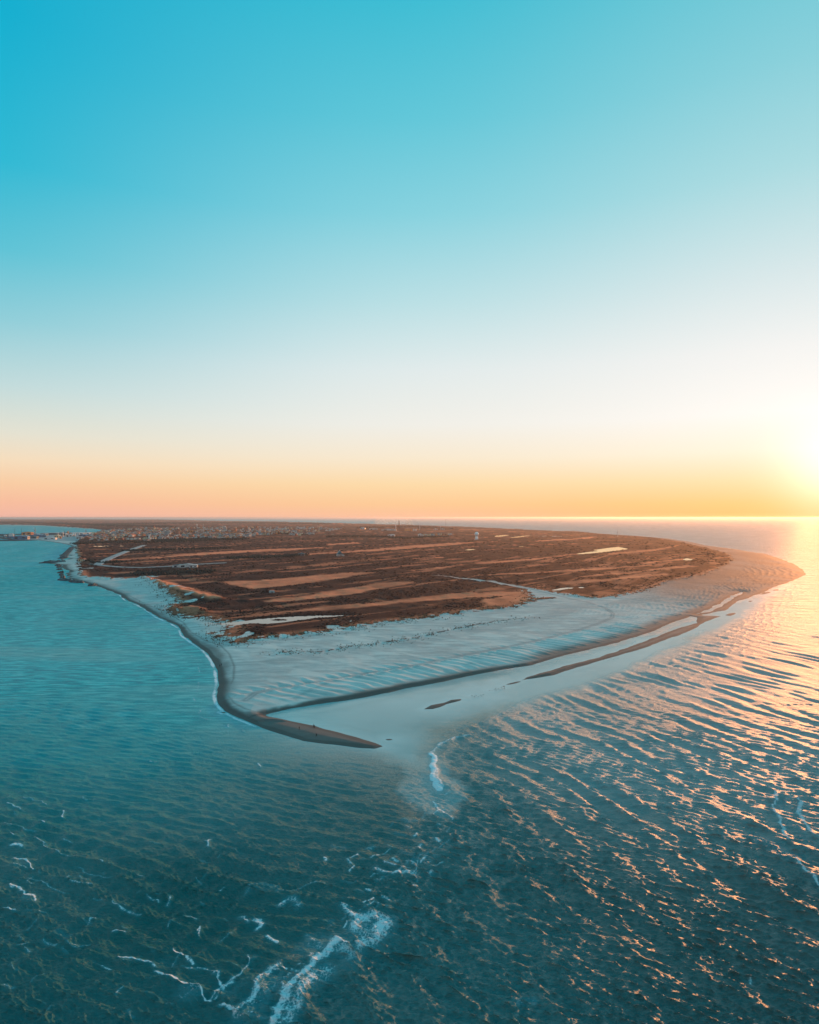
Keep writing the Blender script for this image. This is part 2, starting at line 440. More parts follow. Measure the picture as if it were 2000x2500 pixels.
islets = [
    [(1035, 1731.6), (1053.6, 1722), (1085.5, 1716), (1103, 1709), (1126, 1707), (1123, 1710.5), (1088, 1719), (1074, 1726), (1056.5, 1731)],
    [(1144, 1698), (1152, 1696.8), (1160, 1697.6), (1152, 1699.2)],
    [(1189, 1686), (1195, 1684.4), (1202, 1685.4), (1196, 1687.3)],
    [(1225, 1675.6), (1230, 1674.4), (1235, 1675.2), (1230, 1676.8)],
    [(1235, 1671.5), (1248, 1667.5), (1262, 1664.4), (1271, 1663.6), (1260, 1668), (1246, 1671)],
    [(1772, 1502), (1780, 1497.5), (1792, 1495.5), (1799, 1497), (1794, 1500.5), (1782, 1503.5)],
    [(1823, 1469), (1830, 1466.4), (1839, 1466.8), (1833, 1469.6)],
    [(1855, 1450.5), (1866, 1447), (1880, 1445.2), (1872, 1448.6), (1860, 1451.2)],
    [(1888, 1441), (1897, 1438.6), (1902, 1439), (1894, 1441.6)],
    [(943, 1805.5), (951, 1804.6), (957, 1805.6), (949, 1806.8)],
    [(540, 1739), (548, 1738.4), (553, 1741), (545, 1741)],
]
inlet = [(1698, 1499.6), (1730, 1488), (1758.6, 1472), (1787, 1454), (1813, 1445), (1812, 1450), (1787, 1462), (1775, 1472), (1754.5, 1484), (1730, 1494)]
coastW = W(coast); isletsW = [W(p) for p in islets]; inletW = W(inlet)

veg_edge = [(186, 1330), (188, 1345), (194, 1366), (194, 1379), (200, 1411), (240, 1411), (275, 1417), (316, 1414), (351, 1413), (372, 1424), (395, 1436), (418, 1452), (430, 1462),
            (445, 1474), (418, 1482), (411, 1487), (434, 1502), (469, 1512), (498, 1507.5), (525, 1513), (552, 1525), (575, 1536), (556, 1549), (530, 1551), (556, 1563), (580, 1572),
            (640, 1562), (720, 1553), (800, 1545), (860, 1536), (900, 1526), (1016, 1514), (1132, 1497), (1248, 1486), (1292, 1471), (1298, 1459), (1277, 1446), (1300, 1440),
            (1330, 1446), (1403, 1456), (1446, 1463), (1490, 1460), (1562, 1446), (1635, 1421), (1717, 1404), (1761, 1386), (1790, 1368), (1775, 1352), (1720, 1338), (1650, 1321), (1558, 1310.5), (1500, 1306.5),
            (1449, 1302.5), (1307, 1295), (1200, 1290), (1113, 1286), (974, 1281.7), (800, 1277), (632, 1273.5), (516, 1272.4), (400, 1269.3), (0, 1268), (-900, 1267.8), (-900, 1278.5), (0, 1281), (101, 1283.2), (174, 1287.4), (232, 1291.4), (270, 1295.6), (250, 1302), (215, 1312), (190, 1320)]
vegW = W(veg_edge)
tan_polys = [
    [(535, 1423), (640, 1419), (760, 1408), (880, 1400), (925, 1401), (860, 1412), (780, 1424), (720, 1432), (620, 1441), (590, 1438), (560, 1430)],
    [(640, 1472), (720, 1462), (800, 1448), (870, 1437), (920, 1428), (1010, 1425), (1010, 1428.5), (960, 1437), (900, 1447), (860, 1455), (800, 1464), (720, 1472), (660, 1475)],
    [(560, 1508), (700, 1496), (800, 1485), (900, 1478), (1000, 1465), (1100, 1453), (1200, 1449), (1285, 1448), (1260, 1458), (1200, 1463), (1100, 1468), (1000, 1475), (900, 1487), (800, 1495), (700, 1501), (600, 1508)],
    [(400, 1361), (500, 1352), (600, 1345), (700, 1341), (820, 1337), (700, 1347), (600, 1351), (500, 1357.5), (400, 1363.5)],
    [(260, 1369), (400, 1361), (400, 1364.5), (300, 1370)],
    [(1000, 1396), (1080, 1388), (1140, 1380), (1142, 1382), (1080, 1391), (1010, 1398)],
    [(1150, 1377), (1300, 1366), (1420, 1352), (1420, 1354), (1300, 1370), (1160, 1381)],
    [(1150, 1408), (1300, 1400), (1400, 1393), (1560, 1384), (1640, 1374), (1640, 1377), (1500, 1392), (1300, 1403), (1150, 1410)],
    [(740, 1354), (820, 1350), (900, 1343), (1000, 1334), (1100, 1328), (1180, 1325), (1100, 1333), (1000, 1341), (900, 1348), (820, 1354), (740, 1358)],
    [(800, 1330), (880, 1326), (880, 1329), (800, 1333)],
    [(1480, 1354), (1600, 1342), (1660, 1334), (1620, 1344), (1560, 1352), (1480, 1357)],
    [(1560, 1378), (1660, 1366), (1720, 1362), (1660, 1370), (1560, 1382)],
    [(1420, 1410), (1560, 1396), (1680, 1382), (1700, 1386), (1560, 1401), (1420, 1414)],
    [(1360, 1426), (1500, 1414), (1620, 1402), (1640, 1406), (1500, 1422), (1380, 1432)],
    [(1010, 1366), (1080, 1362), (1080, 1365), (1010, 1367)],
    [(1310, 1322), (1400, 1316), (1460, 1310), (1440, 1316), (1380, 1321), (1310, 1325)],
    [(360, 1416), (410, 1424), (470, 1440), (520, 1452), (570, 1468), (520, 1462), (460, 1450), (400, 1432), (370, 1424)],
    [(425, 1488), (470, 1484), (505, 1490), (495, 1506), (465, 1511), (440, 1503)],
    [(1180, 1468), (1270, 1452), (1300, 1460), (1292, 1472), (1240, 1484), (1180, 1488)],
    [(184, 1328), (189, 1328), (198, 1364), (192, 1364)],
]
tanW = [W(p) for p in tan_polys]
ponds = [
    [(524, 1521.7), (551, 1520), (589, 1517), (630, 1511.6), (696, 1506), (769, 1503), (854, 1502), (827, 1505), (769, 1508.7), (740, 1513), (696, 1519), (653, 1523), (618, 1521.7), (580, 1526), (566, 1527.5), (548.5, 1523.5)],
    [(1404, 1352.5), (1440, 1347), (1461, 1345), (1446, 1343), (1478, 1338.6), (1510, 1335), (1536, 1340), (1513, 1343.5), (1469.6, 1348.5), (1420, 1353)],
    [(1667, 1365.6), (1678, 1362.8), (1693, 1366.5), (1675, 1368.3)],
    [(1349, 1440.5), (1362, 1437), (1385, 1434.6), (1402, 1434.2), (1398, 1437), (1374, 1439.6), (1354, 1442.4)],
    [(1413, 1434), (1421, 1433), (1424, 1435), (1416, 1436)],
    [(1135, 1342.6), (1148, 1340.6), (1163, 1340.4), (1160, 1342), (1146, 1343.4)],
    [(1246, 1312.4), (1252, 1311), (1262, 1310.4), (1278, 1308), (1298, 1306.4), (1296, 1307.8), (1275, 1310.4), (1258, 1312.6)],
    [(1203, 1310.2), (1215, 1307.5), (1243, 1305.6), (1243, 1307.4), (1222, 1310)],
    [(1264, 1335.2), (1272, 1333.6), (1281, 1333.4), (1276, 1335.2)],
    [(222, 1334), (235, 1332.2), (262, 1331.8), (266, 1334), (245, 1335.2)],
    [(286, 1333.4), (300, 1331.8), (302, 1333.8)],
]
POND_Z = 1.2
pondsW = [np.array([at(px, py, POND_Z) for px, py in p]) for p in ponds]
pond_isle = np.array([at(px, py, POND_Z) for px, py in [(661, 1513.5), (675, 1511.4), (695, 1512), (700, 1513.4), (688, 1515), (670, 1515)]])

right_shore = W([(560, 1770), (648, 1745), (711, 1730), (827, 1713), (950, 1690), (1074, 1665.5), (1161, 1647), (1300, 1624), (1381, 1600), (1503, 1569), (1584, 1545), (1649, 1517), (1700, 1499), (1760, 1472), (1813, 1445), (1852, 1420), (1890, 1400), (1860, 1370)])
track1 = W([(600, 1717), (625, 1700), (680, 1688), (740, 1679), (800, 1669), (900, 1649), (980, 1637), (1080, 1615), (1200, 1592), (1300, 1571), (1400, 1546), (1460, 1527), (1494, 1512), (1497, 1502), (1478, 1488), (1440, 1475), (1390, 1464), (1340, 1452), (1290, 1440), (1200, 1424), (1100, 1412), (1060, 1409)])
track2 = W([(720, 1712), (760, 1694), (800, 1676), (900, 1658), (1000, 1640), (1100, 1617)])
berm = W([(640, 1748), (600, 1738), (570, 1722), (556, 1700), (560, 1680), (570, 1660), (572, 1630), (560, 1600), (540, 1580), (500, 1566), (466, 1545), (448, 1522), (408, 1499), (350, 1473), (298, 1447)])
ruts = [W([(1060, 1409), (1100, 1418), (1160, 1430), (1190, 1444), (1240, 1452)]), W([(1000, 1410), (1080, 1426), (1150, 1440), (1200, 1453)])]
road_main = W([(352, 1332.5), (330, 1340), (300, 1351), (270, 1364), (245, 1376), (237, 1381)])
road_side = W([(237, 1381), (262, 1384), (300, 1387), (345, 1388), (400, 1385.5), (430, 1383.5), (480, 1380), (520, 1377.5), (552, 1376)])

def all_sdf(X, Y):
    s = sdf(X, Y, coastW)
    for p in isletsW:
        s = np.maximum(s, sdf_near(X, Y, p, 60))
    return np.minimum(s, -sdf_near(X, Y, inletW, 60))

def terrain(X, Y):
    """height and cover of the land at map points"""
    R = np.hypot(X, Y)
    s0 = all_sdf(X, Y)
    wob = (fbm(X / 22, Y / 22, 1, 3) - 0.5) * 5 + (fbm(X / 6, Y / 6, 2, 2) - 0.5) * 1.3
    s = s0 + wob * np.clip(R / 900, 0.25, 2.2)
    ds, ts = seg_dist(X, Y, right_shore)
    sv = sdf(X, Y, vegW)
    # beach rises from the water and levels off
    h = np.where(s > 0, 1.5 * (1 - np.exp(-s / 14)) + 0.004 * np.minimum(s, 200), 0.075 * s)
    h = np.maximum(h, -3.0)
    lowbar = sstep(0, 1, (X - at(1250, 1660)[0]) / 40) * sstep(26, 8, s0)
    h = np.where(s > 0, h * (1 - 0.35 * lowbar), h)
    # little scarp along the lagoon side of the point
    scarp = sstep(1.0, 5.0, s) * np.exp(-((ts - 80) / 170.0) ** 2) * (ds < 40) * (ds > 0.5) * (Y > 352)
    h = h + 1.0 * scarp
    # transverse sand waves between the track and the lagoon
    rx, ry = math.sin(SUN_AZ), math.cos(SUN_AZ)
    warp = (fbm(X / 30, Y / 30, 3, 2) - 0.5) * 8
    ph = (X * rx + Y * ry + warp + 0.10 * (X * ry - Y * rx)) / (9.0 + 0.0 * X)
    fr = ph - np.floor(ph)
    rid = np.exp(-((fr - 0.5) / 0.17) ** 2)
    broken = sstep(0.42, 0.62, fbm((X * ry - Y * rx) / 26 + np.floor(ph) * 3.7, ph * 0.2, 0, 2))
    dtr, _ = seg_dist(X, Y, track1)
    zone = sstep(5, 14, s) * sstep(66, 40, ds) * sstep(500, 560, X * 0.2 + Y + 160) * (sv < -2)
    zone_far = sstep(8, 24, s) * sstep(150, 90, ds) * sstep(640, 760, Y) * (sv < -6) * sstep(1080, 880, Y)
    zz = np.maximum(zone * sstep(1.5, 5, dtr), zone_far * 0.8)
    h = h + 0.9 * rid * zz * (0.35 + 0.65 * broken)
    # wind streaks and small mounds on the open beach
    h = h + (s > 6) * (fbm(X / 16, Y / 26, 2, 4) - 0.5) * 0.5 * sstep(6, 30, s)
    # heath: low old ridges parallel to the beach
    v = sstep(-6, 10, sv)
    hump = fbm(ds / 26 + 0.6 * fbm(X / 120, Y / 120, 1, 2), ts / 240, 0, 4)
    inl = sstep(0, 60, sv)
    farb = sstep(1500, 5000, R)
    h = h + v * (0.8 + inl * ((hump - 0.42) * 3.2 + (fbm(X / 17, Y / 17, 3, 4) - 0.5) * 2.2)) * (1 + farb * 0.6)
    h = h + farb * v * (fbm(X / 420, Y / 420, 2, 4) - 0.35) * 16
    h = h + sstep(9000, 22000, R) * v * 22 * fbm(X / 2500, Y / 2500, 1, 3)
    # foredunes of the west beach and edge hummocks
    dd_, _ = seg_dist(X, Y, W([(352, 1416), (380, 1427), (420, 1440), (470, 1456), (530, 1470)]))
    h = h + 5.0 * np.exp(-(dd_ / 14) ** 2) * (0.4 + fbm(X / 20, Y / 30, 1, 3)) * (s > 15)
    dd2, _ = seg_dist(X, Y, W([(435, 1494), (470, 1492), (492, 1500)]))
    h = h + 4.5 * np.exp(-(dd2 / 10) ** 2) * (0.3 + fbm(X / 9, Y / 9, 1, 3)) * (s > 10)
    edge = np.exp(-((sv + 3) / 9.0) ** 2) * sstep(30, 60, ds) * (R < 1500) * sstep(3, 12, s)
    h = h + edge * (fbm(X / 7, Y / 7, 0, 3) - 0.25) * 2.4
    dm, _ = seg_dist(X, Y, W([(652, 1449), (662, 1447)]))
    h = h + 3.5 * np.exp(-(dm / 6) ** 2)
    # roads are level, ponds lie in hollows
    for rd in (road_main, road_side):
        lo = rd.min(0) - 200; hi = rd.max(0) + 200
        m = (X > lo[0]) & (X < hi[0]) & (Y > lo[1]) & (Y < hi[1])
        if m.any():
            q, _ = seg_dist(X[m], Y[m], rd)
            f = np.exp(-(q / 45) ** 2)
            h[m] = h[m] * (1 - f) + 1.6 * f
    pd = np.full(X.shape, -200.0)
    for p in pondsW:
        pd = np.maximum(pd, sdf_near(X, Y, p, 200))
    pd = np.minimum(pd, -sdf_near(X, Y, pond_isle, 60) - 0.5)
    pn = pd + (fbm(X / 9, Y / 9, 2, 3) - 0.5) * 8 * np.clip(R / 1500, 0.3, 1.5)
    f = sstep(-90, 0, pn) * sstep(5, 25, s0)
    h = np.where(pd > -199, h * (1 - f) + f * (POND_Z + np.clip(-pn * 0.12, -0.9, 1.0)), h)
    # cover
    streak = fbm(ds / 21 + 1.1 * fbm(X / 90, Y / 90, 2, 2), ts / 300, 1, 4)
    tanm = sstep(0.55, 0.70, streak) * 0.38 * sstep(0.3, 0.6, fbm(X / 40, Y / 70, 3, 4))
    for p in tanW:
        q = sdf_near(X, Y, p, 40)
        q = q + (fbm(X / 14, Y / 30, 0, 4) - 0.5) * 26 * np.clip(R / 1500, 0.3, 2)
        tanm = np.maximum(tanm, sstep(-6, 9, q) * np.where(q > -39, 0.8, 0) * (0.25 + 0.95 * fbm(X / 30, Y / 60, 2, 4)))
    tanm = np.maximum(tanm, np.exp(-(dd_ / 8) ** 2) * 0.9)
    tanm = np.maximum(tanm, np.exp(-((sv - 4) / 9.0) ** 2) * 0.4 * (R < 1500))
    wn = fbm(X / 25, Y / 60, 1, 3)
    wetw = 3 + 15 * wn + 5 * (fbm(X / 7, Y / 16, 2, 3) - 0.4) + 8 * sstep(600, 1300, R) + 26 * sstep(700, 1300, Y) * (X > 400)
    wet = sstep(wetw, wetw * 0.35, s0) * (1 - 0.55 * sstep(3, 9, s0))
    spit = sstep(372, 360, Y) * (s0 < 30)
    wet = np.maximum(wet, 0.92 * spit * sstep(0.6, 2.5, seg_dist(X, Y, W([(655, 1749.5), (725, 1764), (766, 1771.5), (821, 1787), (885, 1806), (914, 1814.5), (931, 1822)]))[0]))
    db, _ = seg_dist(X, Y, berm)
    wet = np.maximum(wet, 0.5 * np.exp(-(db / 1.0) ** 2))
    west = (X < at(640, 1748)[0] + 30) & (sdf(X, Y, W([(640, 1748), (600, 1738), (570, 1722), (556, 1700), (560, 1680), (570, 1660), (572, 1630), (560, 1600), (540, 1580), (500, 1566), (466, 1545), (448, 1522), (408, 1499), (350, 1473), (298, 1447), (235, 1425), (150, 1500), (400, 1800), (640, 1800)])) > 0)
    wq, _ = seg_dist(X, Y, berm)
    wet = np.maximum(wet, 0.66 * west * sstep(0, 9, wq + 5 * (fbm(X / 9, Y / 20, 2, 3) - 0.4)))
    wet = np.maximum(wet, lowbar * 0.85)
    flat = sstep(at(1480, 1500)[0], at(1780, 1440)[0], X + 0.12 * (Y - 900)) * (0.62 + 0.6 * fbm(X / 60, Y / 140, 0, 4))  # sand browned towards the far tip; warm flare put into the colour
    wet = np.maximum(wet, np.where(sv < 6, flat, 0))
    wet = np.clip(wet, 0, 1)
    trk = np.zeros(X.shape)
    for t_, wd, a in ((track1, 2.6, 0.8), (track2, 1.6, 0.5)):
        q, _ = seg_dist(X, Y, t_)
        trk = np.maximum(trk, a * np.exp(-((q - wd * 0.5) / (wd * 0.5)) ** 2))
        trk = np.maximum(trk, 0.35 * a * sstep(wd * 4, wd, q) * fbm(X / 8, Y / 8, 0, 2))
    q, _ = seg_dist(X, Y, ruts[0]); q2, _ = seg_dist(X, Y, ruts[1])
    bare = sstep(7, 3, np.minimum(q, q2)) * 0.35
    q, _ = seg_dist(X, Y, track1[14:])
    bare = np.maximum(bare, sstep(11, 4, q) * sstep(1500, 1000, Y) * 0.8)
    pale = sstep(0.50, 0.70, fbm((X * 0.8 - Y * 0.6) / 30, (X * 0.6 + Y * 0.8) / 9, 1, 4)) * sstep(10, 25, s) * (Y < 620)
    pale = np.maximum(pale * 0.7, 0.75 * rid * zz)  # pale drift streaks; sunlit tint painted on the sand-wave crests
    grey = sstep(0.45, 0.7, fbm(ds / 30, ts / 160, 3, 3)) * sstep(50, 80, ds) * 0.35 * sstep(1050, 900, Y)
    trk = np.maximum(trk, grey * (sv < 0))
    veg = np.clip(sstep(-26, 8, sv) * 1.0, 0, 1)
    veg = np.where(sv < 4, veg * sstep(0.30, 0.62, fbm(X / 5.0, Y / 8.0, 2, 3) + 0.012 * sv + 0.05), veg)
    # second line of tufts on the outer beach, and a lone patch beside the track
    o1, _ = seg_dist(X, Y, W([(690, 1598), (786, 1597), (856, 1583), (950, 1572), (1016, 1562), (1103, 1542), (1190, 1524), (1297, 1511)]))
    o2, _ = seg_dist(X, Y, W([(1310, 1466), (1345, 1463)]))
    ot = np.maximum(0.6 * np.exp(-(o1 / (3.5)) ** 2) * sstep(0.35, 0.6, fbm(X / 4, Y / 7, 0, 3)), np.exp(-(o2 / 9) ** 2))
    veg = np.maximum(veg, ot); h = h + ot * 0.7 * (0.4 + fbm(X / 3, Y / 3, 3, 2))
    dune_sand = sstep(0.55, 0.68, fbm(X / 26, Y / 40, 3, 4)) * np.exp(-((sv - 10) / 26) ** 2) * (X < -60) * (R < 1700)
    veg = veg * (1 - 0.9 * dune_sand) * (1 - bare)
    veg = np.clip(veg, 0, 1) * (1 - sstep(-2, 1, pd) * 0.4)
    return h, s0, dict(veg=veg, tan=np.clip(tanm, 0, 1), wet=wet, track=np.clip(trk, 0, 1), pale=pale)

def ground_z(x, y):
    h, _, _ = terrain(np.array([float(x)]), np.array([float(y)]))
    return float(h[0])

# ------------------------------------------------------------------ the land
rows = np.concatenate([np.arange(1267.3, 1275, 0.4), np.arange(1275, 1330, 0.6), np.arange(1330, 1480, 0.85), np.arange(1480, 1850, 1.25)])
cols = np.concatenate([np.arange(-900, -60, 24), np.arange(-60, 2060, 2.0)])
PX, PY = np.meshgrid(cols, rows)
D = F * H / (PY - EYE)
GX = (PX - 1000) / F * D; GY = D.copy()
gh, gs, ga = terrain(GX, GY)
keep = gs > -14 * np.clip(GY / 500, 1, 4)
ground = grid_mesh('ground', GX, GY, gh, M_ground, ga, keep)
tag(ground, kind='structure', label='low sandy headland with heath, dunes and wide pale beach')

# ------------------------------------------------------------------ ponds
def flat_poly(name, P, z, mat, label):
    bm = bmesh.new()
    vs = [bm.verts.new((x, y, z)) for x, y in P]
    f = bm.faces.new(vs)
    bmesh.ops.triangulate(bm, faces=[f])
    bmesh.ops.recalc_face_normals(bm, faces=bm.faces)
    if sum(f.normal.z for f in bm.faces) < 0:
        bmesh.ops.reverse_faces(bm, faces=bm.faces)
    me = bpy.data.meshes.new(name); bm.to_mesh(me); bm.free(); me.materials.append(mat)
    o = bpy.data.objects.new(name, me); C.objects.link(o)
    return tag(o, label=label, kind='structure')
pond_labels = ['long bright pool with a small islet behind the near dunes', 'large bright lake in the right half of the heath', 'small bright pool near the right end of the heath',
               'ragged narrow pool just behind the right beach edge', 'tiny pool right of the ragged beach edge pool', 'thin bright pool below the white dome tower',
               'long thin pool right of the white dome tower', 'shallow marshy pool beside the dome tower', 'tiny far pool right of the middle of the heath', 'pale blue strip of water near the harbour town', 'short pale strip of water left of the straight road end']
def grow(P, g):
    c = P.mean(0); d = P - c
    return P + d / (np.linalg.norm(d, axis=1)[:, None] + 1e-6) * g
for p, lb in zip(pondsW, pond_labels):
    flat_poly('pond', grow(p, 3.5), POND_Z, M_pond, lb)

# ------------------------------------------------------------------ the sea
def crest(pts): return W(pts)
# lines of breaking water: points, half width in metres, strength
def small_crests():
    out = []; g = np.random.default_rng(21)
    spine = np.array([(1062, 1940), (1085, 2000), (1050, 2060), (1015, 2110), (950, 2130), (870, 2190), (900, 2240), (850, 2300), (760, 2350), (690, 2420), (640, 2500)], float)
    for i in range(120):
        t = g.random() * (len(spine) - 1.001); k = int(t); p = spine[k] * (1 - t + k) + spine[k + 1] * (t - k)
        px, py = p + g.normal(0, [30, 22]); px -= abs(g.normal(0, 60)) * (i % 2)
        sc2 = (py - 1400) / 900.0; up = g.random() < 0.5
        dx = g.uniform(8, 26) * sc2; dy = (-1 if up else 0.45) * dx * g.uniform(0.4, 0.9)
        out.append(([(px, py), (px + dx * 0.5, py + dy * 0.4), (px + dx, py + dy)], g.uniform(0.3, 0.9), g.uniform(0.45, 1.0)))
    for i in range(90):
        px = g.uniform(0, 600); py = 1930 + 540 * g.random(); sc2 = (py - 1400) / 900.0
        if py > 2050 or px < 260:
            dx = g.uniform(8, 34) * sc2; dy = dx * (g.uniform(0.2, 0.6) if g.random() < 0.75 else -0.9)
            out.append(([(px, py), (px + dx * 0.5, py + dy * 0.65), (px + dx, py + dy)], g.uniform(0.25, 0.5), g.uniform(0.4, 0.85)))
    return out
breakers = [
    ([(655, 2520), (662, 2480), (694, 2440), (705, 2405), (742, 2372), (775, 2340)], 1.5, 1.0), ([(690, 2490), (715, 2450), (740, 2400), (790, 2365)], 3.4, 0.80),
    ([(775, 2340), (800, 2318), (815, 2290), (818, 2300)], 1.7, 1.0),
    ([(808, 2295), (840, 2330), (850, 2345)], 3.2, 0.75),
    ([(870, 2270), (885, 2245), (905, 2235), (940, 2250), (925, 2285), (880, 2310)], 3.4, 0.9),
    ([(842, 2215), (855, 2222), (880, 2240)], 1.6, 0.9),
    ([(740, 2290), (760, 2298), (800, 2320)], 1.3, 0.7),
    ([(580, 2475), (605, 2440), (630, 2405), (655, 2370), (680, 2358)], 1.4, 0.85),
    ([(600, 2480), (630, 2440), (660, 2400)], 4.6, 0.62), ([(700, 2420), (740, 2400), (780, 2385)], 2.6, 0.7), ([(760, 2310), (830, 2300), (860, 2345)], 5.5, 0.6), ([(890, 2285), (915, 2262)], 6.5, 0.72), ([(560, 2420), (600, 2390)], 3.5, 0.4),
    ([(640, 2400), (660, 2400), (675, 2385)], 3.0, 0.5),
    ([(520, 2440), (560, 2395), (600, 2362), (612, 2335)], 0.5, 0.8),
    ([(575, 2475), (640, 2490)], 1.2, 0.6),
    ([(625, 2245), (635, 2255), (630, 2262)], 1.1, 1.0), ([(657, 2285), (668, 2300), (680, 2306)], 1.0, 1.1), ([(592, 2240), (600, 2245), (610, 2250)], 0.9, 0.8),
    ([(598, 2180), (620, 2162), (645, 2158), (670, 2172), (680, 2178)], 1.4, 0.6), ([(610, 2178), (640, 2172), (660, 2170)], 2.3, 0.42),
    ([(690, 2205), (705, 2195), (720, 2195), (735, 2215)], 1.5, 0.75), ([(680, 2177), (720, 2168), (760, 2158), (790, 2152)], 0.35, 0.8),
    ([(915, 2120), (940, 2128), (975, 2132), (1010, 2130)], 1.5, 0.8), ([(960, 2135), (975, 2130)], 1.2, 1.0), ([(1015, 2090), (1018, 2110), (1018, 2150)], 0.5, 0.8),
    ([(1000, 2100), (1030, 2085), (1060, 2070), (1095, 2052)], 0.5, 0.75), ([(980, 2080), (1010, 2088), (1060, 2090)], 1.6, 0.4), ([(850, 2098), (860, 2110)], 1.0, 0.8),
    ([(985, 2000), (1000, 2004), (1015, 2005)], 1.2, 0.6), ([(1045, 1985), (1070, 1992)], 2.4, 0.35), ([(1055, 1955), (1066, 1972), (1090, 1990), (1104, 2004)], 0.6, 0.9), ([(1034, 1965), (1038, 2000)], 0.6, 0.6),
    ([(1056, 1840), (1058, 1868), (1054, 1895), (1062, 1915), (1074, 1930)], 1.7, 1.4), ([(1062, 1870), (1068, 1895), (1076, 1926)], 2.0, 0.85),
    ([(1056, 1835), (1080, 1815), (1110, 1802), (1150, 1795)], 2.0, 0.8), ([(1050, 1850), (1045, 1880), (1035, 1910)], 3.5, 0.28),
    ([(1190, 1762), (1215, 1745), (1250, 1732), (1290, 1706)], 1.8, 0.45), ([(1300, 1735), (1360, 1708), (1400, 1690), (1460, 1660)], 1.2, 0.35),
    ([(1440, 1680), (1500, 1650), (1560, 1630), (1640, 1590), (1700, 1560)], 1.2, 0.3),
    ([(810, 2062), (820, 2066), (850, 2064)], 0.9, 0.55), ([(945, 2065), (955, 2072)], 0.9, 0.6), ([(960, 2035), (985, 2040)], 0.9, 0.5), ([(790, 2095), (793, 2102)], 0.7, 1.0),
    ([(500, 2055), (508, 2052), (506, 2068)], 0.8, 0.9),
    # crests lower left
    ([(20, 1960), (40, 1970), (55, 1976)], 0.45, 1.0), ([(60, 1945), (100, 1955), (108, 1965)], 0.4, 0.8), ([(100, 1930), (120, 1945), (140, 1952)], 0.35, 0.6),
    ([(15, 2005), (50, 2015), (85, 2028)], 0.35, 0.8), ([(28, 2035), (36, 2042)], 0.5, 1.2), ([(35, 2062), (52, 2066), (54, 2070)], 0.9, 1.1), ([(85, 2045), (110, 2062), (140, 2078), (185, 2092)], 0.35, 0.85),
    ([(40, 2090), (60, 2098), (74, 2112), (76, 2122)], 0.45, 1.1), ([(40, 2108), (60, 2110), (70, 2112)], 1.6, 0.45), ([(75, 2143), (100, 2146), (130, 2165), (152, 2180)], 0.4, 0.7), ([(172, 2150), (195, 2157), (218, 2162)], 0.4, 0.9),
    ([(20, 2163), (45, 2170), (58, 2185), (85, 2187), (90, 2202)], 0.5, 1.0), ([(55, 2190), (80, 2200)], 1.5, 0.5), ([(10, 2212), (35, 2222)], 0.4, 1.0), ([(160, 2045), (180, 2058)], 0.35, 0.8), ([(102, 2004), (110, 2012)], 0.5, 1.1),
    ([(150, 1998), (152, 1978)], 0.4, 1.0), ([(235, 2105), (250, 2109)], 0.45, 1.0), ([(195, 2115), (230, 2135), (260, 2146)], 0.35, 0.7), ([(280, 2205), (300, 2222), (340, 2235)], 0.5, 0.8), ([(350, 2188), (390, 2205)], 0.45, 0.8), ([(415, 2210), (420, 2192)], 0.6, 0.8),
    ([(215, 2255), (225, 2243), (240, 2238)], 0.4, 0.9), ([(40, 2302), (70, 2300)], 0.35, 0.9), ([(190, 2295), (225, 2300)], 0.35, 0.8), ([(285, 2332), (310, 2340), (350, 2348), (372, 2358)], 0.5, 1.0), ([(375, 2366), (430, 2395), (460, 2406), (490, 2415)], 0.5, 1.1),
    ([(420, 2322), (455, 2340), (470, 2350)], 0.45, 1.0), ([(455, 2356), (490, 2360), (515, 2370)], 0.45, 0.8), ([(520, 2375), (535, 2385), (555, 2410)], 0.45, 0.9), ([(490, 2415), (520, 2441)], 0.4, 1.1), ([(530, 2455), (575, 2465)], 0.45, 1.1),
    ([(435, 2420), (460, 2412), (485, 2420), (450, 2432)], 2.6, 0.62), ([(485, 2280), (492, 2265), (490, 2285)], 0.45, 0.9), ([(390, 2345), (420, 2350)], 2.0, 0.3), ([(140, 2272), (165, 2285)], 1.3, 0.45), ([(455, 2235), (480, 2242)], 0.5, 0.8),
    ([(370, 1858), (378, 1862)], 0.5, 0.9), ([(632, 1862), (638, 1875)], 0.5, 0.9), ([(556, 1768), (560, 1774)], 0.6, 0.9), ([(592, 1782), (596, 1786)], 0.6, 0.8), ([(636, 1795), (642, 1800)], 0.5, 0.6), ([(730, 1835), (735, 1837)], 0.5, 0.7),
    # breakers at the right edge of the photograph
    ([(1890, 1935), (1892, 1990), (1905, 2020), (1925, 2050)], 1.1, 0.95), ([(1950, 1950), (1955, 1990), (1975, 2020), (2000, 2045)], 1.2, 1.0), ([(1945, 2095), (1965, 2125), (2000, 2170)], 1.0, 0.95), ([(1850, 2050), (1890, 2060), (1930, 2090)], 5.5, 0.5), ([(1900, 1950), (1930, 2010), (1985, 2070)], 4.0, 0.45), ([(1262, 2448), (1290, 2440), (1310, 2450)], 1.5, 0.62),
    ([(1820, 2384), (1824, 2392)], 0.6, 0.9), ([(1890, 2155), (1900, 2168)], 0.6, 0.6),
]
rows = np.concatenate([[1264.3, 1264.6, 1265.0, 1265.5], np.arange(1266.0, 1275, 0.6), np.arange(1275, 1500, 2.0), np.arange(1500, 1720, 1.8), np.arange(1720, 2580, 1.6)])
D1 = F * H / (rows - EYE)
D1 = np.concatenate([D1, [115, 95, 60, 0, -200, -1200, -4000]])
U1 = (np.arange(-110, 2111, 2.05) - 1000) / F
U1 = np.concatenate([[-40, -4, -1.6, -1.0], U1, [1.0, 1.6, 4, 40]])
UU, DD = np.meshgrid(U1, D1)
WW = np.maximum(DD, 128.0)
SX = UU * WW; SY = DD.copy()
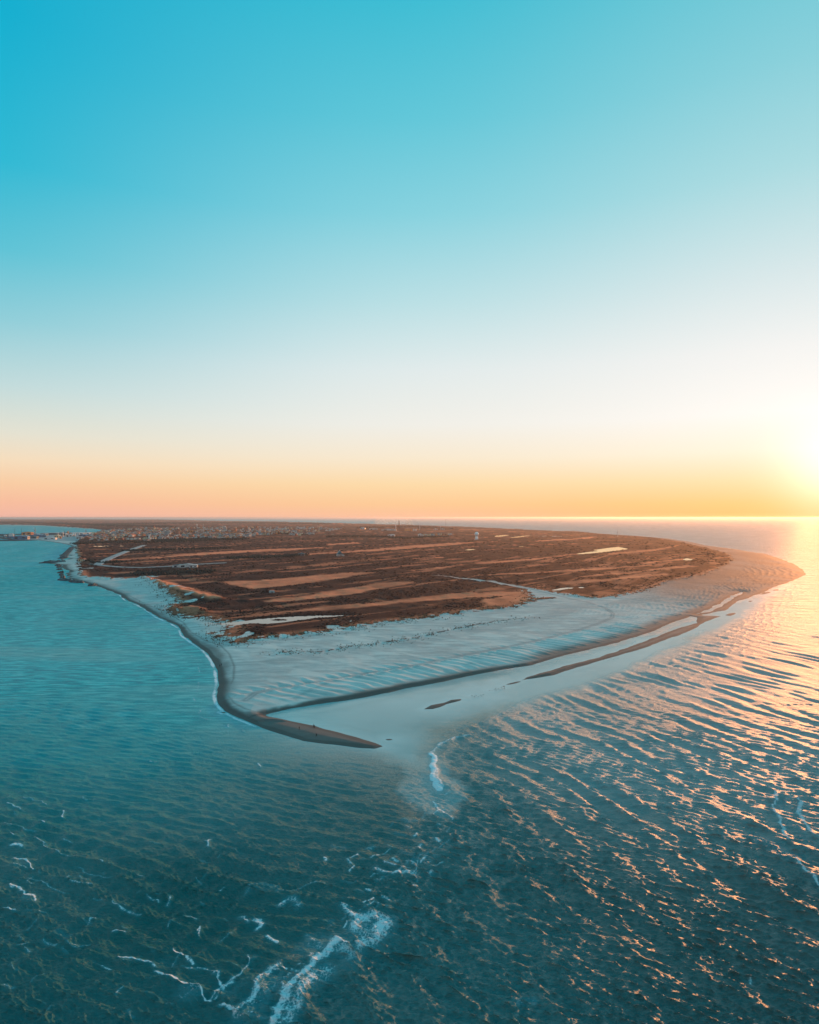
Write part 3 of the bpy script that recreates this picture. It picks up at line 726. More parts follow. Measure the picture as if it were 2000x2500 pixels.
SX[:, 0] = -np.maximum(8000, 1.2 * WW[:, 0]); SX[:, -1] = -SX[:, 0]
for k_ in (1, 2, 3):
    SX[:, k_] = np.maximum(SX[:, k_], SX[:, 0] * (1 - 0.1 * k_)); SX[:, -1 - k_] = -SX[:, k_]
far_m = sstep(380, 1300, SY)
cell = np.maximum(np.abs(np.gradient(SY, axis=0)), 2.05 / F * WW)
ss = all_sdf(SX, SY)
shoal_d, shoal_t = seg_dist(SX, SY, W([(800, 1800), (900, 1818), (960, 1830), (1010, 1850), (1030, 1880), (1050, 1925), (1065, 1950)]))
lag = W([(640, 1747), (700, 1735), (900, 1702), (1100, 1662), (1300, 1625), (1600, 1545), (1720, 1500), (1880, 1440), (1930, 1425), (1860, 1475), (1760, 1540), (1650, 1590), (1500, 1650), (1350, 1705), (1200, 1745), (1080, 1785), (1040, 1830), (1020, 1870), (960, 1850), (900, 1830), (800, 1800), (700, 1770)])
ls = sdf(SX, SY, lag) + (fbm(SX / 30, SY / 30, 1, 3) - 0.5) * 16
calm = sstep(-10, 12, ls)
dist_sea = np.maximum(-ss, 0)
nwarp = fbm(SX / 60, SY / 60, 2, 3)
shallow = np.exp(-dist_sea / (16 + 26 * nwarp + 45 * (SX < at(640, 1780)[0]) * sstep(330, 420, SY))) * 0.9
shallow = np.maximum(shallow, sstep(-12, 24, ls + (fbm(SX / 12, SY / 12, 1, 3) - 0.5) * 14) * (0.45 + 0.4 * fbm(SX / 50, SY / 50, 0, 3)))
shallow = np.maximum(shallow, sstep(17, 7, shoal_d + (fbm(SX / 14, SY / 14, 2, 4) - 0.5) * 22) * 0.6)
east = SX > at(700, 1800)[0]
shallow = np.maximum(shallow, 0.80 * np.exp(-dist_sea / 200.0) * sstep(0, 80, SX) * sstep(130, 300, SY) * (0.75 + 0.5 * fbm(SX / 60, SY / 60, 3, 3)))  # bright sky reflection on the east sea, painted as paler water
shallow = np.where(ss < 0, shallow, 1.0)
teal_sheen = sstep(at(1000, 1800)[0], at(420, 1800)[0], SX + 0.05 * SY) * sstep(185, 430, SY) * (0.45 + 1.0 * fbm((SX + 0.25 * SY) / 150, SY / 30, 0, 4))  # where the teal sky's reflection is put into the water colour
teal_sheen = np.clip(teal_sheen * (SX < 100), 0, 1)
# slicks: broad calmer and rougher patches on the west side
slick = sstep(0.45, 0.65, fbm(SX / 70 + SY / 200, SY / 420, 3, 3))
# which side of the meeting line of the two seas
cx = np.interp(SY, [0, 148, 165, 200, 264, 330, 400], [-36, -33, -24, -2, 6, 20, 60])
rs = sstep(-14, 14, SX - cx + (fbm(SX / 20, SY / 20, 1, 2) - 0.5) * 12) * sstep(0, 1, (SX - cx + 30) / 30)
damp = sstep(2, 45, dist_sea) * (1 - 0.94 * calm) * (1 - 0.5 * sstep(30, 5, shoal_d))
ZZ = np.zeros(SX.shape); HX = np.zeros(SX.shape); HY = np.zeros(SX.shape)
def waves(n, lam0, lam1, direc, spread, steep, mask, seed):
    global ZZ, HX, HY
    r = np.random.default_rng(seed)
    wx = (fbm(SX / 45, SY / 45, seed % 4, 2) - 0.5) * 16; wy = (fbm(SX / 45 + 9, SY / 45, (seed + 1) % 4, 2) - 0.5) * 16
    grp = 0.35 + 1.3 * fbm(SX / 28 + seed, SY / 28, (seed + 2) % 4, 2)
    a0 = math.atan2(direc[1], direc[0])
    for i in range(n):
        lam = lam0 * (lam1 / lam0) ** ((i + r.random()) / n)
        a = a0 + r.normal() * spread; k = 2 * math.pi / lam
        kx, ky = math.cos(a), math.sin(a)
        w = lam / 12.0
        ph = k * (kx * (SX + wx * min(1, w)) + ky * (SY + wy * min(1, w))) + r.random() * 6.283
        amp = steep * lam / (2 * math.pi) / math.sqrt(n) * mask * grp * sstep(0.42, 0.22, cell / lam)
        ZZ += amp * np.cos(ph); HX -= amp * kx * np.sin(ph); HY -= amp * ky * np.sin(ph)
base = damp
waves(9, 8, 17, (0.93, 0.36), 0.13, 0.17, base * rs, 1)
waves(12, 2.6, 6, (0.22, 0.97), 0.20, 0.17, base * (1 - rs), 7)
waves(20, 1.7, 4.2, (0.56, 0.83), 0.36, 0.50, base * (0.25 + 0.75 * rs), 2)
waves(16, 0.8, 1.8, (0.42, 0.9), 0.48, 0.58, base, 5)
waves(10, 3.5, 8, (0.75, 0.66), 0.3, 0.12, base * rs, 8)
lowleft = sstep(300, 190, SY) * (1 - rs)
waves(8, 7, 12, (0.46, 0.89), 0.12, 0.16, base * (lowleft + 0.1 * (1 - rs)), 3)
waves(8, 6, 11, (0.88, -0.47), 0.14, 0.14, base * lowleft, 4)
# breaking crests stand up and carry foam
foam = np.zeros(SX.shape)
fn = fbm(SX / 2.2, SY / 2.2, 0, 3)
for pts, wd, a in breakers + small_crests():
    P = W(pts); pad = wd * 5 + 4
    lo = P.min(0) - pad; hi = P.max(0) + pad
    m = (SX > lo[0]) & (SX < hi[0]) & (SY > lo[1]) & (SY < hi[1])
    if not m.any(): continue
    q, _ = seg_dist(SX[m] + (fbm(SX[m] / 5, SY[m] / 5, 1, 2) - 0.5) * 3, SY[m] + (fbm(SX[m] / 5, SY[m] / 5, 2, 2) - 0.5) * 3, P)
    foam[m] = np.maximum(foam[m], a * np.exp(-(q / wd) ** 2))
    foam[m] = np.maximum(foam[m], 0.35 * a * np.exp(-(q / (wd * 2.4)) ** 2))
    ZZ[m] += min(0.45, 0.16 + 0.14 * wd) * min(a, 1) * np.exp(-(q / (wd * 0.7 + 0.3)) ** 2)
# swash line along the shores
west_m = sstep(at(700, 1800)[0] + 20, at(560, 1780)[0], SX)
rim = 0.95 * np.exp(-((dist_sea - 1.5) / 2.0) ** 2) * (0.55 + 0.8 * fbm(SX / 14, SY / 14, 3, 2)) * west_m * sstep(1800, 900, SY)
rim2 = np.exp(-((dist_sea - 9 - 6 * nwarp) / 1.0) ** 2) * 0.75 * sstep(0.42, 0.6, fbm(SX / 12, SY / 12, 1, 2)) * west_m * (SY > 330) * (SY < 900)
foam = np.maximum(foam, np.maximum(rim, rim2) * (ss < 0))
# bars outside the lagoon: lines of small surf parallel to the outer shore
od = np.maximum(-ls, 0)
for dist_, a in ((4, 0.45), (14, 0.4), (27, 0.34)):
    ln = np.exp(-((od - dist_ - 9 * (nwarp - 0.5)) / 0.9) ** 2) * sstep(0.4, 0.6, fbm(SX / 18 + dist_, SY / 30, 2, 2))
    foam = np.maximum(foam, a * ln * (SX > 10) * (ls < 0) * (SY > 300) * (SY < 1100))
surf = sstep(0, 6, od) * sstep(75, 20, od) * (SX > 5) * (SY > 300) * (SY < 1150) * (dist_sea > 3)
ZZ += 0.16 * surf * (0.3 + fbm(SX / 15, SY / 25, 0, 2)) * (1 - np.abs(np.sin(np.pi * (od + 14 * (nwarp - 0.5) + 5 * fbm(SX / 9, SY / 9, 2, 2)) / 8.5))) ** 2 * 2.2
damp2 = (dist_sea > 0.5)
sea = grid_mesh('sea', SX + HX * 1.1, SY + HY * 1.1, ZZ * damp2, M_water,
                dict(shallow=np.clip(shallow, 0, 1), foam=np.clip(foam, 0, 1.3), calm=np.clip(np.maximum(calm, 0.45 * slick * (1 - rs) * sstep(300, 500, SY)), 0, 1), teal_sheen=teal_sheen, far=far_m, east=rs * sstep(20, 70, SX), gloss=np.clip(0.5 - 0.44 * np.clip(teal_sheen * 1.3, 0, 1) - 0.42 * (1 - rs) * (1 - teal_sheen) * (1 - calm) + 0.30 * rs * sstep(460, 240, SY), 0.04, 0.80)))
tag(sea, kind='structure', label='teal sea with crossing waves where two seas meet off the point')


# ------------------------------------------------------------------ plants of the headland, too many to count
def scatter(name, tmpl_v, tmpl_f, P, size, hgt, rot, mat, label):
    n = len(P); tv = np.array(tmpl_v, float); k = len(tv)
    c, s_ = np.cos(rot)[:, None], np.sin(rot)[:, None]
    jit = 1 + 0.35 * (rng.random((n, k)) - 0.5)
    x = (tv[None, :, 0] * c - tv[None, :, 1] * s_) * size[:, None] * jit + P[:, 0, None]
    y = (tv[None, :, 0] * s_ + tv[None, :, 1] * c) * size[:, None] * jit + P[:, 1, None]
    z = tv[None, :, 2] * hgt[:, None] * jit + P[:, 2, None]
    co = np.stack([x, y, z], -1).reshape(-1, 3).astype(np.float32)
    tf = np.array(tmpl_f); idx = (tf[None] + (np.arange(n) * k)[:, None, None]).reshape(-1, 3)
    me = bpy.data.meshes.new(name)
    me.vertices.add(len(co)); me.vertices.foreach_set('co', co.reshape(-1))
    me.loops.add(idx.size); me.loops.foreach_set('vertex_index', idx.reshape(-1).astype(np.int32))
    me.polygons.add(len(idx)); me.polygons.foreach_set('loop_start', np.arange(0, idx.size, 3, dtype=np.int32))
    me.update(calc_edges=True); me.materials.append(mat)
    o = bpy.data.objects.new(name, me); C.objects.link(o)
    return tag(o, label=label, kind='stuff')
bush_v = [(0, 0, 1.0)] + [(0.55 * math.cos(a + 0.4), 0.55 * math.sin(a + 0.4), 0.78) for a in np.arange(5) * 1.2566] + [(math.cos(a), math.sin(a), 0.25) for a in np.arange(5) * 1.2566] + [(0.8 * math.cos(a), 0.8 * math.sin(a), -0.35) for a in np.arange(5) * 1.2566]
bush_f = [(0, 1 + i, 1 + (i + 1) % 5) for i in range(5)]
for L in (1, 6):
    bush_f += [(L + i, L + 5 + i, L + (i + 1) % 5) for i in range(5)] + [(L + (i + 1) % 5, L + 5 + i, L + 5 + (i + 1) % 5) for i in range(5)]
def leaf_mat(name, c0, c1, sc_=0.15):
    m, nt, b = new_mat(name)
    geo = N(nt, 'ShaderNodeNewGeometry')
    f = mapr(nt, noise(nt, geo.outputs['Position'], sc_, 4, 0.6), 0.3, 0.7)
    nt.links.new(mix_col(nt, f, c0, c1), b.inputs['Base Color']); b.inputs['Roughness'].default_value = 0.95
    b.inputs['Specular IOR Level'].default_value = 0.15
    return m
M_heath = leaf_mat('heath_scrub', (0.011, 0.008, 0.010), (0.045, 0.020, 0.018))
M_wood = leaf_mat('pine_wood', (0.016, 0.022, 0.022), (0.040, 0.042, 0.036), 0.03)
M_marram = leaf_mat('marram_grass', (0.10, 0.05, 0.028), (0.26, 0.125, 0.065), 0.2)

def pick(n, y0, y1, x0=-200, x1=2000, bias=1.0):
    px = rng.uniform(x0, x1, n); py = y0 + (y1 - y0) * rng.random(n) ** bias
    d = F * H / (py - EYE)
    return (px - 1000) / F * d, d
X_, Y_ = pick(60000, 1302, 1590)
h_, s_, a_ = terrain(X_, Y_)
R_ = np.hypot(X_, Y_)
cl = fbm(X_ / 35, Y_ / 60, 0, 3)
ok = (s_ > 8) & (a_['veg'] > 0.75) & (a_['tan'] < 0.35) & (cl > 0.44 + 0.08 * rng.random(len(X_))) & (h_ > 1.0)
X_, Y_, h_, R_ = X_[ok][:26000], Y_[ok][:26000], h_[ok][:26000], R_[ok][:26000]
n_ = len(X_); sz = rng.uniform(0.8, 2.3, n_) * np.clip(R_ / 1100, 0.8, 2.4)
scatter('heath_scrub', bush_v, bush_f, np.stack([X_, Y_, h_], -1), sz, sz * rng.uniform(0.22, 0.42, n_), rng.uniform(0, 6.28, n_), M_heath, 'dark brown heather and low scrub covering the headland')

# marram tufts along the dune edge
tuft_v = [(0, 0, -0.2)] ; tuft_f = []
for i in range(6):
    a = i * 1.047 + 0.3 * (i % 2)
    b = len(tuft_v)
    tuft_v += [(0.25 * math.cos(a), 0.25 * math.sin(a), -0.1), (0.25 * math.cos(a + 1.0), 0.25 * math.sin(a + 1.0), -0.1), (0.95 * math.cos(a + 0.5), 0.95 * math.sin(a + 0.5), 0.75 + 0.25 * (i % 2))]
    tuft_f += [(b, b + 1, b + 2)]
b = len(tuft_v); tuft_v += [(0.3, 0, 0), (-0.2, 0.25, 0), (-0.2, -0.25, 0), (0, 0, 1.1)]
tuft_f += [(b, b + 1, b + 3), (b + 1, b + 2, b + 3), (b + 2, b, b + 3)]
X_, Y_ = pick(60000, 1400, 1608, 330, 1830)
sv_ = sdf(X_, Y_, vegW); s0_ = sdf(X_, Y_, coastW)
o1_, _ = seg_dist(X_, Y_, W([(690, 1598), (786, 1597), (856, 1583), (950, 1572), (1016, 1562), (1103, 1542), (1190, 1524), (1297, 1511)]))
o2_, _ = seg_dist(X_, Y_, W([(1310, 1466), (1345, 1463)]))
den = np.exp(-((sv_ - 2) / 9.0) ** 2) * 1.0 + np.exp(-(o1_ / 3.0) ** 2) * 0.5 + 0.38 * np.exp(-((o1_ - 3) / 8.0) ** 2) + np.exp(-(o2_ / 8) ** 2) + 0.7 * np.exp(-((sv_ + 12) / 10.0) ** 2) * (X_ < 60)
den = den * sstep(0.34, 0.58, fbm(X_ / 6, Y_ / 9, 3, 3))
dt_, _ = seg_dist(X_, Y_, track1)
ok = (rng.random(len(X_)) < den) & (s0_ > 10) & (dt_ > 6)
X_, Y_ = X_[ok][:17000], Y_[ok][:17000]
h_, _, a_ = terrain(X_, Y_)
ok = h_ > 0.9
X_, Y_, h_ = X_[ok], Y_[ok], h_[ok]
n_ = len(X_); sz = rng.uniform(0.35, 0.95, n_) * np.clip(Y_ / 520, 0.9, 1.7)
scatter('marram_grass', tuft_v, tuft_f, np.stack([X_, Y_, h_], -1), sz, sz * rng.uniform(0.7, 1.1, n_), rng.uniform(0, 6.28, n_), M_marram, 'tawny marram grass tufts dotted along the dune edge')

# woods round the town
belts = [([(140, 1331), (250, 1327), (420, 1324), (540, 1319), (600, 1318)], 2.6, 1500), ([(360, 1323), (450, 1320), (530, 1318)], 2.2, 1100), ([(800, 1312), (880, 1311), (960, 1314), (1000, 1317)], 1.6, 600),
         ([(300, 1346), (420, 1344), (560, 1340)], 1.6, 500), ([(700, 1362), (742, 1356)], 1.8, 260), ([(560, 1366), (660, 1362), (740, 1358)], 2.2, 700), ([(240, 1282), (400, 1278), (620, 1277), (800, 1280)], 1.6, 2200),
         ([(0, 1276), (150, 1279), (260, 1284), (420, 1287)], 1.8, 1500), ([(540, 1306), (640, 1304), (760, 1306)], 1.2, 500), ([(1010, 1315), (1090, 1313)], 1.0, 260), ([(880, 1290), (1000, 1287), (1100, 1292)], 1.4, 500),
         ([(200, 1368), (240, 1376), (300, 1374)], 1.2, 120), ([(330, 1404), (420, 1402), (520, 1398)], 4.5, 500)]
px_, py_ = [], []
for pts, wd, n in belts:
    pts = np.array(pts, float); t = rng.random(n) * (len(pts) - 1); i = t.astype(int); f = t - i
    q = pts[i] * (1 - f)[:, None] + pts[np.minimum(i + 1, len(pts) - 1)] * f[:, None]
    px_.append(q[:, 0] + rng.normal(0, 6, n)); py_.append(q[:, 1] + rng.normal(0, wd * 0.5, n))
px_ = np.concatenate(px_); py_ = np.maximum(np.concatenate(py_), 1272)
d_ = F * H / (py_ - EYE); X_ = (px_ - 1000) / F * d_; Y_ = d_
h_, s_, a_ = terrain(X_, Y_); ok = s_ > 20
X_, Y_, h_ = X_[ok], Y_[ok], h_[ok]; n_ = len(X_)
sz = rng.uniform(3, 6, n_) * np.clip(Y_ / 4200, 0.6, 3.0)
scatter('pine_wood', bush_v, bush_f, np.stack([X_, Y_, h_], -1), sz, np.minimum(sz * 1.3, rng.uniform(6, 12, n_)), rng.uniform(0, 6.28, n_), M_wood, 'dark belts of pine wood round the town and the heath')

# ------------------------------------------------------------------ paints of the built things
P_white = plain('white_render', (0.55, 0.53, 0.51))
P_cream = plain('cream_render', (0.62, 0.50, 0.33))
P_brick = plain('red_brick', (0.33, 0.12, 0.07))
P_orange = plain('sunlit_orange', (0.62, 0.22, 0.08))  # low sun's orange on the facades, put into the wall colour
P_tile = plain('red_tiles', (0.36, 0.13, 0.08), 0.8)
P_slate = plain('dark_slate', (0.08, 0.10, 0.115), 0.6)
P_grey = plain('grey_concrete', (0.34, 0.35, 0.35))
P_steel = plain('pale_steel', (0.55, 0.58, 0.60), 0.4, 0.1)
P_dark = plain('dark_steel', (0.05, 0.06, 0.07), 0.5)
P_blue = plain('blue_paint', (0.03, 0.14, 0.24), 0.4)
P_teal = plain('teal_roof', (0.05, 0.14, 0.17), 0.6)
P_glass = plain('window_glass', (0.02, 0.03, 0.035), 0.1)
P_rock = plain('wet_boulders', (0.040, 0.048, 0.052), 0.6, 0.5, 0.6)
P_road = plain('sandy_gravel', (0.30, 0.31, 0.31), 0.9, 0.12, 0.1)
P_skin = plain('skin', (0.48, 0.28, 0.20), 0.6, 0.05)
P_cloth = plain('dark_cloth', (0.018, 0.02, 0.026), 0.9, 0.2, 3)
P_cloth2 = plain('navy_cloth', (0.03, 0.04, 0.07), 0.9, 0.2, 3)
P_hair = plain('brown_hair', (0.04, 0.025, 0.015), 0.8, 0.2, 8)
P_bird = plain('dark_feathers', (0.035, 0.035, 0.035), 0.8, 0.2, 6)
P_gull = plain('white_feathers', (0.70, 0.70, 0.68), 0.8, 0.1, 6)
P_beak = plain('yellow_beak', (0.55, 0.35, 0.05), 0.5, 0.1, 6)
P_plaster = plain('pale_dome', (0.72, 0.78, 0.78), 0.5, 0.05)

# ------------------------------------------------------------------ roads
def strip(name, P, width, z, mat, label):
    v, f = [], []
    n = len(P)
    for i in range(n):
        a = P[max(0, i - 1)]; b = P[min(n - 1, i + 1)]
        t = (b - a) / np.linalg.norm(b - a); nn = np.array([-t[1], t[0]]) * width / 2
        v += [(*(P[i] + nn * 1.25), z - 1.6), (*(P[i] + nn), z), (*(P[i] - nn), z), (*(P[i] - nn * 1.25), z - 1.6)]
    for i in range(n - 1):
        b = 4 * i
        for k in range(3): f.append((b + k, b + k + 1, b + k + 5, b + k + 4))
    o = mesh_obj(name, v, f, mat)
    return tag(o, label=label, kind='structure')
strip('road', road_main, 17, 2.7, P_road, 'straight pale road running from the coast house to the town')
strip('road', road_side, 11, 2.5, P_road, 'pale road bending along the heath to the car park')

# ------------------------------------------------------------------ buildings
def building(name, label, cat, px, py, w, l, h, rh, wall, roof, rz=0.0, group=None, windows=0, chimney=False, door=True, z=None):
    x, y = at(px, py, 2.0)
    gz = ground_z(x, y) if z is None else z
    e = empty(name, (x, y, gz), rz); tag(e, label, cat, group)
    m = MB(); m.box(-w / 2, w / 2, -l / 2, l / 2, -2.0, h); m.build('wall', wall, e)
    m = MB()
    if rh > 0.5: m.gable(-w / 2, w / 2, -l / 2, l / 2, h + 0.01, h + rh)
    else: m.box(-w / 2 - 0.3, w / 2 + 0.3, -l / 2 - 0.3, l / 2 + 0.3, h + 0.01, h + 0.6)
    ro = m.build('roof', roof, e)
    if chimney:
        m = MB(); m.box(-w * 0.12, w * 0.12, l * 0.1, l * 0.1 + w * 0.2, h + rh * 0.6, h + rh + 1.6); m.build('chimney', P_brick, ro)
    for k in range(windows):
        t = -l / 2 + (k + 0.75) * l / (windows + 0.5)
        for sx in (-1, 1):
            m = MB(); xx = sx * w / 2
            m.box(min(xx, xx + sx * 0.08), max(xx, xx + sx * 0.08), t - l / windows * 0.22, t + l / windows * 0.22, h * 0.35, h * 0.8)
            m.build('window', P_glass, e)
    for k in (0, 1) if windows else ():
        m = MB(); cx_ = (k - 0.5) * w * 0.5
        m.box(cx_ - w * 0.10, cx_ + w * 0.10, -l / 2 - 0.08, -l / 2, h * 0.15 if k == 0 and door else h * 0.4, h * 0.8)
        m.build('door' if k == 0 and door else 'window', P_glass, e)
    return e
# house on the heath: tall steep roof, white walls, white annexe
hx, hy = at(829, 1358, 2.0); hz = ground_z(hx, hy) + 0.3
e = empty('heath_house', (hx, hy, hz), 0.35)
tag(e, 'lone white house with steep teal roof standing in the middle of the heath', 'house')
m = MB(); m.box(-7, 7, -6, 6, -3, 5); m.build('wall', P_white, e)
m = MB(); m.gable(-7, 7, -6, 6, 5.01, 14.5, over=0.8); ro = m.build('roof', P_teal, e)
m = MB(); m.box(-0.8, 0.8, 1, 2.6, 11, 16.5); m.build('chimney', P_white, ro)
m = MB(); m.box(7.01, 12, -6, 2, -3, 3.6); m.build('annexe', P_white, e)
m = MB(); m.box(6.8, 12.4, -6.4, 2.4, 3.61, 4.3); m.build('annexe_roof', P_slate, e)
for k in range(4):
    m = MB(); x0 = -5.6 + k * 3.0; m.box(x0, x0 + 1.5, -6.12, -6.0, 0.3 if k == 2 else 1.4, 3.9)
    m.build('door' if k == 2 else 'window', P_glass, e)
# coast house at the end of the dike
building('coast_house', 'small bright house by the beach groynes at the end of the red bank', 'house', 197, 1370, 10, 16, 5, 4, P_cream, P_tile, 0.5, windows=3, chimney=True)
building('beach_hut', 'low white hut just right of the coast house', 'hut', 206, 1369, 6, 9, 3.5, 2.4, P_white, P_tile, -0.2, windows=2)
# car park restaurant
building('visitor_pavilion', 'long low white pavilion beside the car park on the heath', 'pavilion', 459, 1385, 38, 14, 5, 2.6, P_white, P_white, 0.15, windows=3)
building('visitor_annexe', 'small flat annexe just right of the long white pavilion', 'annexe', 473, 1386.5, 16, 10, 4.5, 0, P_white, P_slate, 0.1, windows=2)
building('museum_hall', 'pale blue roofed hall left of the long white pavilion', 'hall', 438, 1384.5, 26, 12, 4.5, 2.0, P_steel, P_teal, 0.05, windows=3)
building('heath_shed', 'dark shed at the right end of the thicket left of the heath house', 'shed', 736, 1358.5, 18, 12, 6, 3, P_slate, P_teal, 0.1, windows=2)
# long halls north of the town
for i, (px, py, w, wm, rm, lb) in enumerate([
        (950, 1295.6, 120, P_white, P_steel, 'longest white hall, just left of the tall chimneys'), (912, 1295, 70, P_white, P_white, 'white hall second to the left of the tall chimneys'),
        (690, 1292.4, 70, P_steel, P_white, 'pale long hall at the far edge of the town'), (735, 1292, 90, P_white, P_steel, 'white roofed hall at the right end of the town'),
        (1027, 1310.5, 26, P_white, P_steel, 'white farmhouse left of the row of heath cottages'), (956, 1311, 40, P_steel, P_steel, 'low pale shed in front of the tall chimneys'),
        (1081, 1294, 30, P_white, P_white, 'white hall right of the right wind turbine'), (1064, 1294, 34, P_steel, P_white, 'low pale hall left of the right wind turbine'),
        (886, 1293.6, 44, P_steel, P_steel, 'grey hall left of the white halls by the chimneys')]):
    building('long_hall', lb, 'hall', px, py, w, 30, 9, 4, wm, rm, rng.uniform(-0.2, 0.2), group='long pale halls beyond the heath', windows=4)

# houses of the town: one mesh each, a few kinds, placed one by one
def house_mesh(w, l, h, rh, wm, rm):
    m = MB(); m.box(-w / 2, w / 2, -l / 2, l / 2, -3, h, 0); m.gable(-w / 2, w / 2, -l / 2, l / 2, h + 0.01, h + rh, 1, 0.5, 0)
    me = bpy.data.meshes.new('town_house'); me.from_pydata(m.v, [], m.f)
    me.materials.append(wm); me.materials.append(rm); me.polygons.foreach_set('material_index', m.m); me.update()
    return me
kinds = [('white walled house with a red tiled roof in the town', house_mesh(10, 16, 5, 4, P_white, P_tile)), ('yellow walled house with a red tiled roof in the town', house_mesh(9, 14, 5, 4.5, P_cream, P_tile)),
         ('red brick house with a tiled roof in the town', house_mesh(10, 18, 6, 4, P_brick, P_tile)), ('white house with a dark slate roof in the town', house_mesh(11, 15, 6, 3.5, P_white, P_slate)),
         ('grey walled house with a dark roof in the town', house_mesh(12, 20, 6, 3, P_grey, P_slate)), ('pale house with a front coloured sunlit orange in the town', house_mesh(11, 18, 7, 4, P_orange, P_tile))]
town_px = [(255, 1296), (330, 1293), (420, 1290), (520, 1287.5), (640, 1287), (720, 1288), (790, 1290), (840, 1294), (800, 1301), (740, 1309), (660, 1311), (600, 1317.5), (520, 1319), (400, 1318), (300, 1321), (225, 1322), (205, 1315), (235, 1305)]
townP = W(town_px)
def town_points(n):
    out = []
    while len(out) < n:
        px = rng.uniform(200, 845); py = 1286.5 + 35 * rng.random() ** 0.85
        x, y = at(px, py)
        if inside(np.array([x]), np.array([y]), townP)[0] and vnoise(np.array([x / 130]), np.array([y / 220]), 1)[0] > 0.36 + 0.2 * rng.random():
            out.append((x, y))
    return out
pts = town_points(1150)
pts += [at(px + rng.normal(0, 1), py + rng.normal(0, 0.5)) for px, py in zip(np.linspace(1032, 1100, 14), np.linspace(1309.5, 1307.5, 14))]
pts += [at(rng.uniform(215, 262), rng.uniform(1312, 1322)) for _ in range(40)]
pts.sort(key=lambda p: p[1])
PA = np.array(pts); hz_, ss_, _ = terrain(PA[:, 0], PA[:, 1])
okp = ss_ > 25
PA, hz_ = PA[okp], hz_[okp]
rest_v, rest_f, rest_m = [], [], []
M_all = [P_white, P_tile, P_cream, P_brick, P_slate, P_grey, P_orange]
pairs = [(0, 1), (2, 1), (3, 1), (0, 4), (5, 4), (6, 1)]
protos = [None] * 6
for i, ((x, y), z) in enumerate(zip(PA, hz_)):
    k = int(rng.choice(6, p=[0.24, 0.17, 0.24, 0.12, 0.17, 0.06])); a = rng.normal(0.5, 0.5)
    if i < 280:
        if protos[k] is None:
            o = bpy.data.objects.new('town_house', kinds[k][1]); protos[k] = o
            tag(o, kinds[k][0], 'house', 'houses of the far town')
        else:
            o = protos[k].copy()
        C.objects.link(o)
        o.location = (x, y, z); o.rotation_euler = (0, 0, a); sc_ = rng.uniform(0.65, 1.1); o.scale = (sc_, sc_, sc_)
    else:
        me = kinds[k][1]; b = len(rest_v); ca_, sa_ = math.cos(a), math.sin(a); sc_ = rng.uniform(0.9, 1.5)
        for v in me.vertices:
            rest_v.append((x + (v.co.x * ca_ - v.co.y * sa_) * sc_, y + (v.co.x * sa_ + v.co.y * ca_) * sc_, z + v.co.z * sc_))
        for p in me.polygons:
            rest_f.append(tuple(b + q for q in p.vertices)); rest_m.append(pairs[k][p.material_index])
o = mesh_obj('far_town_houses', rest_v, rest_f, M_all, None, rest_m)
tag(o, 'dense far rows of small houses with red and dark roofs in the town', kind='stuff')

# ------------------------------------------------------------------ towers and masts
def place(name, label, cat, px, py, group=None, rz=0.0, zlift=0.0):
    x, y = at(px, py, 2.0); e = empty(name, (x, y, ground_z(x, y) + zlift), rz)
    return tag(e, label, cat, group)
# radar dome on a round tower
e = place('dome_tower', 'pale dome on a short white tower standing alone on the heath', 'radar tower', 1164, 1319)
m = MB(); m.cyl((0, 0, -4), (0, 0, 17), 7.4, 6.4, 20); m.build('tower', P_plaster, e, True)
m = MB(); m.cyl((0, 0, 17.01), (0, 0, 18.4), 8.4, 8.4, 20); m.build('platform', P_grey, e)
m = MB(); m.sphere((0, 0, 27), 9.6, 20, 12); m.build('dome', P_plaster, e, True)
for k in range(8):
    a = k * math.pi / 4; m = MB(); m.cyl((8.1 * math.cos(a), 8.1 * math.sin(a), 18.4), (8.1 * math.cos(a), 8.1 * math.sin(a), 19.8), 0.12, 0.12, 5); m.build('rail_post', P_dark, e)
m = MB(); m.box(-11, 7, -12, -7.6, -3, 4.5); m.build('annexe', P_white, e)
# power station with two chimneys
e = place('power_station', 'red power station with two tall chimneys at the far edge of the heath', 'power station', 980, 1296.5)
m = MB(); m.box(-20, 26, -14, 14, -4, 28); m.build('wall', P_brick, e)
m = MB(); m.box(26.01, 70, -12, 12, -4, 20); m.build('low_wall', P_orange, e)
m = MB(); m.box(-21, 27, -15, 15, 28.01, 30); m.build('roof', P_slate, e)
m = MB(); m.cyl((-18, 20, -2), (-18, 20, 82), 4.2, 2.9, 12); m.build('chimney', P_brick, e)
m = MB(); m.cyl((-44, 16, -2), (-44, 16, 66), 2.6, 1.8, 10); m.build('chimney', P_steel, e)
for k in range(3):
    m = MB(); m.cyl((80 + k * 17, 0, -3), (80 + k * 17, 0, 15), 6.5, 6.5, 12); m.sphere((80 + k * 17, 0, 15), 6.5, 12, 6, sz=0.35); m.build('silo', P_white if k else P_orange, e)
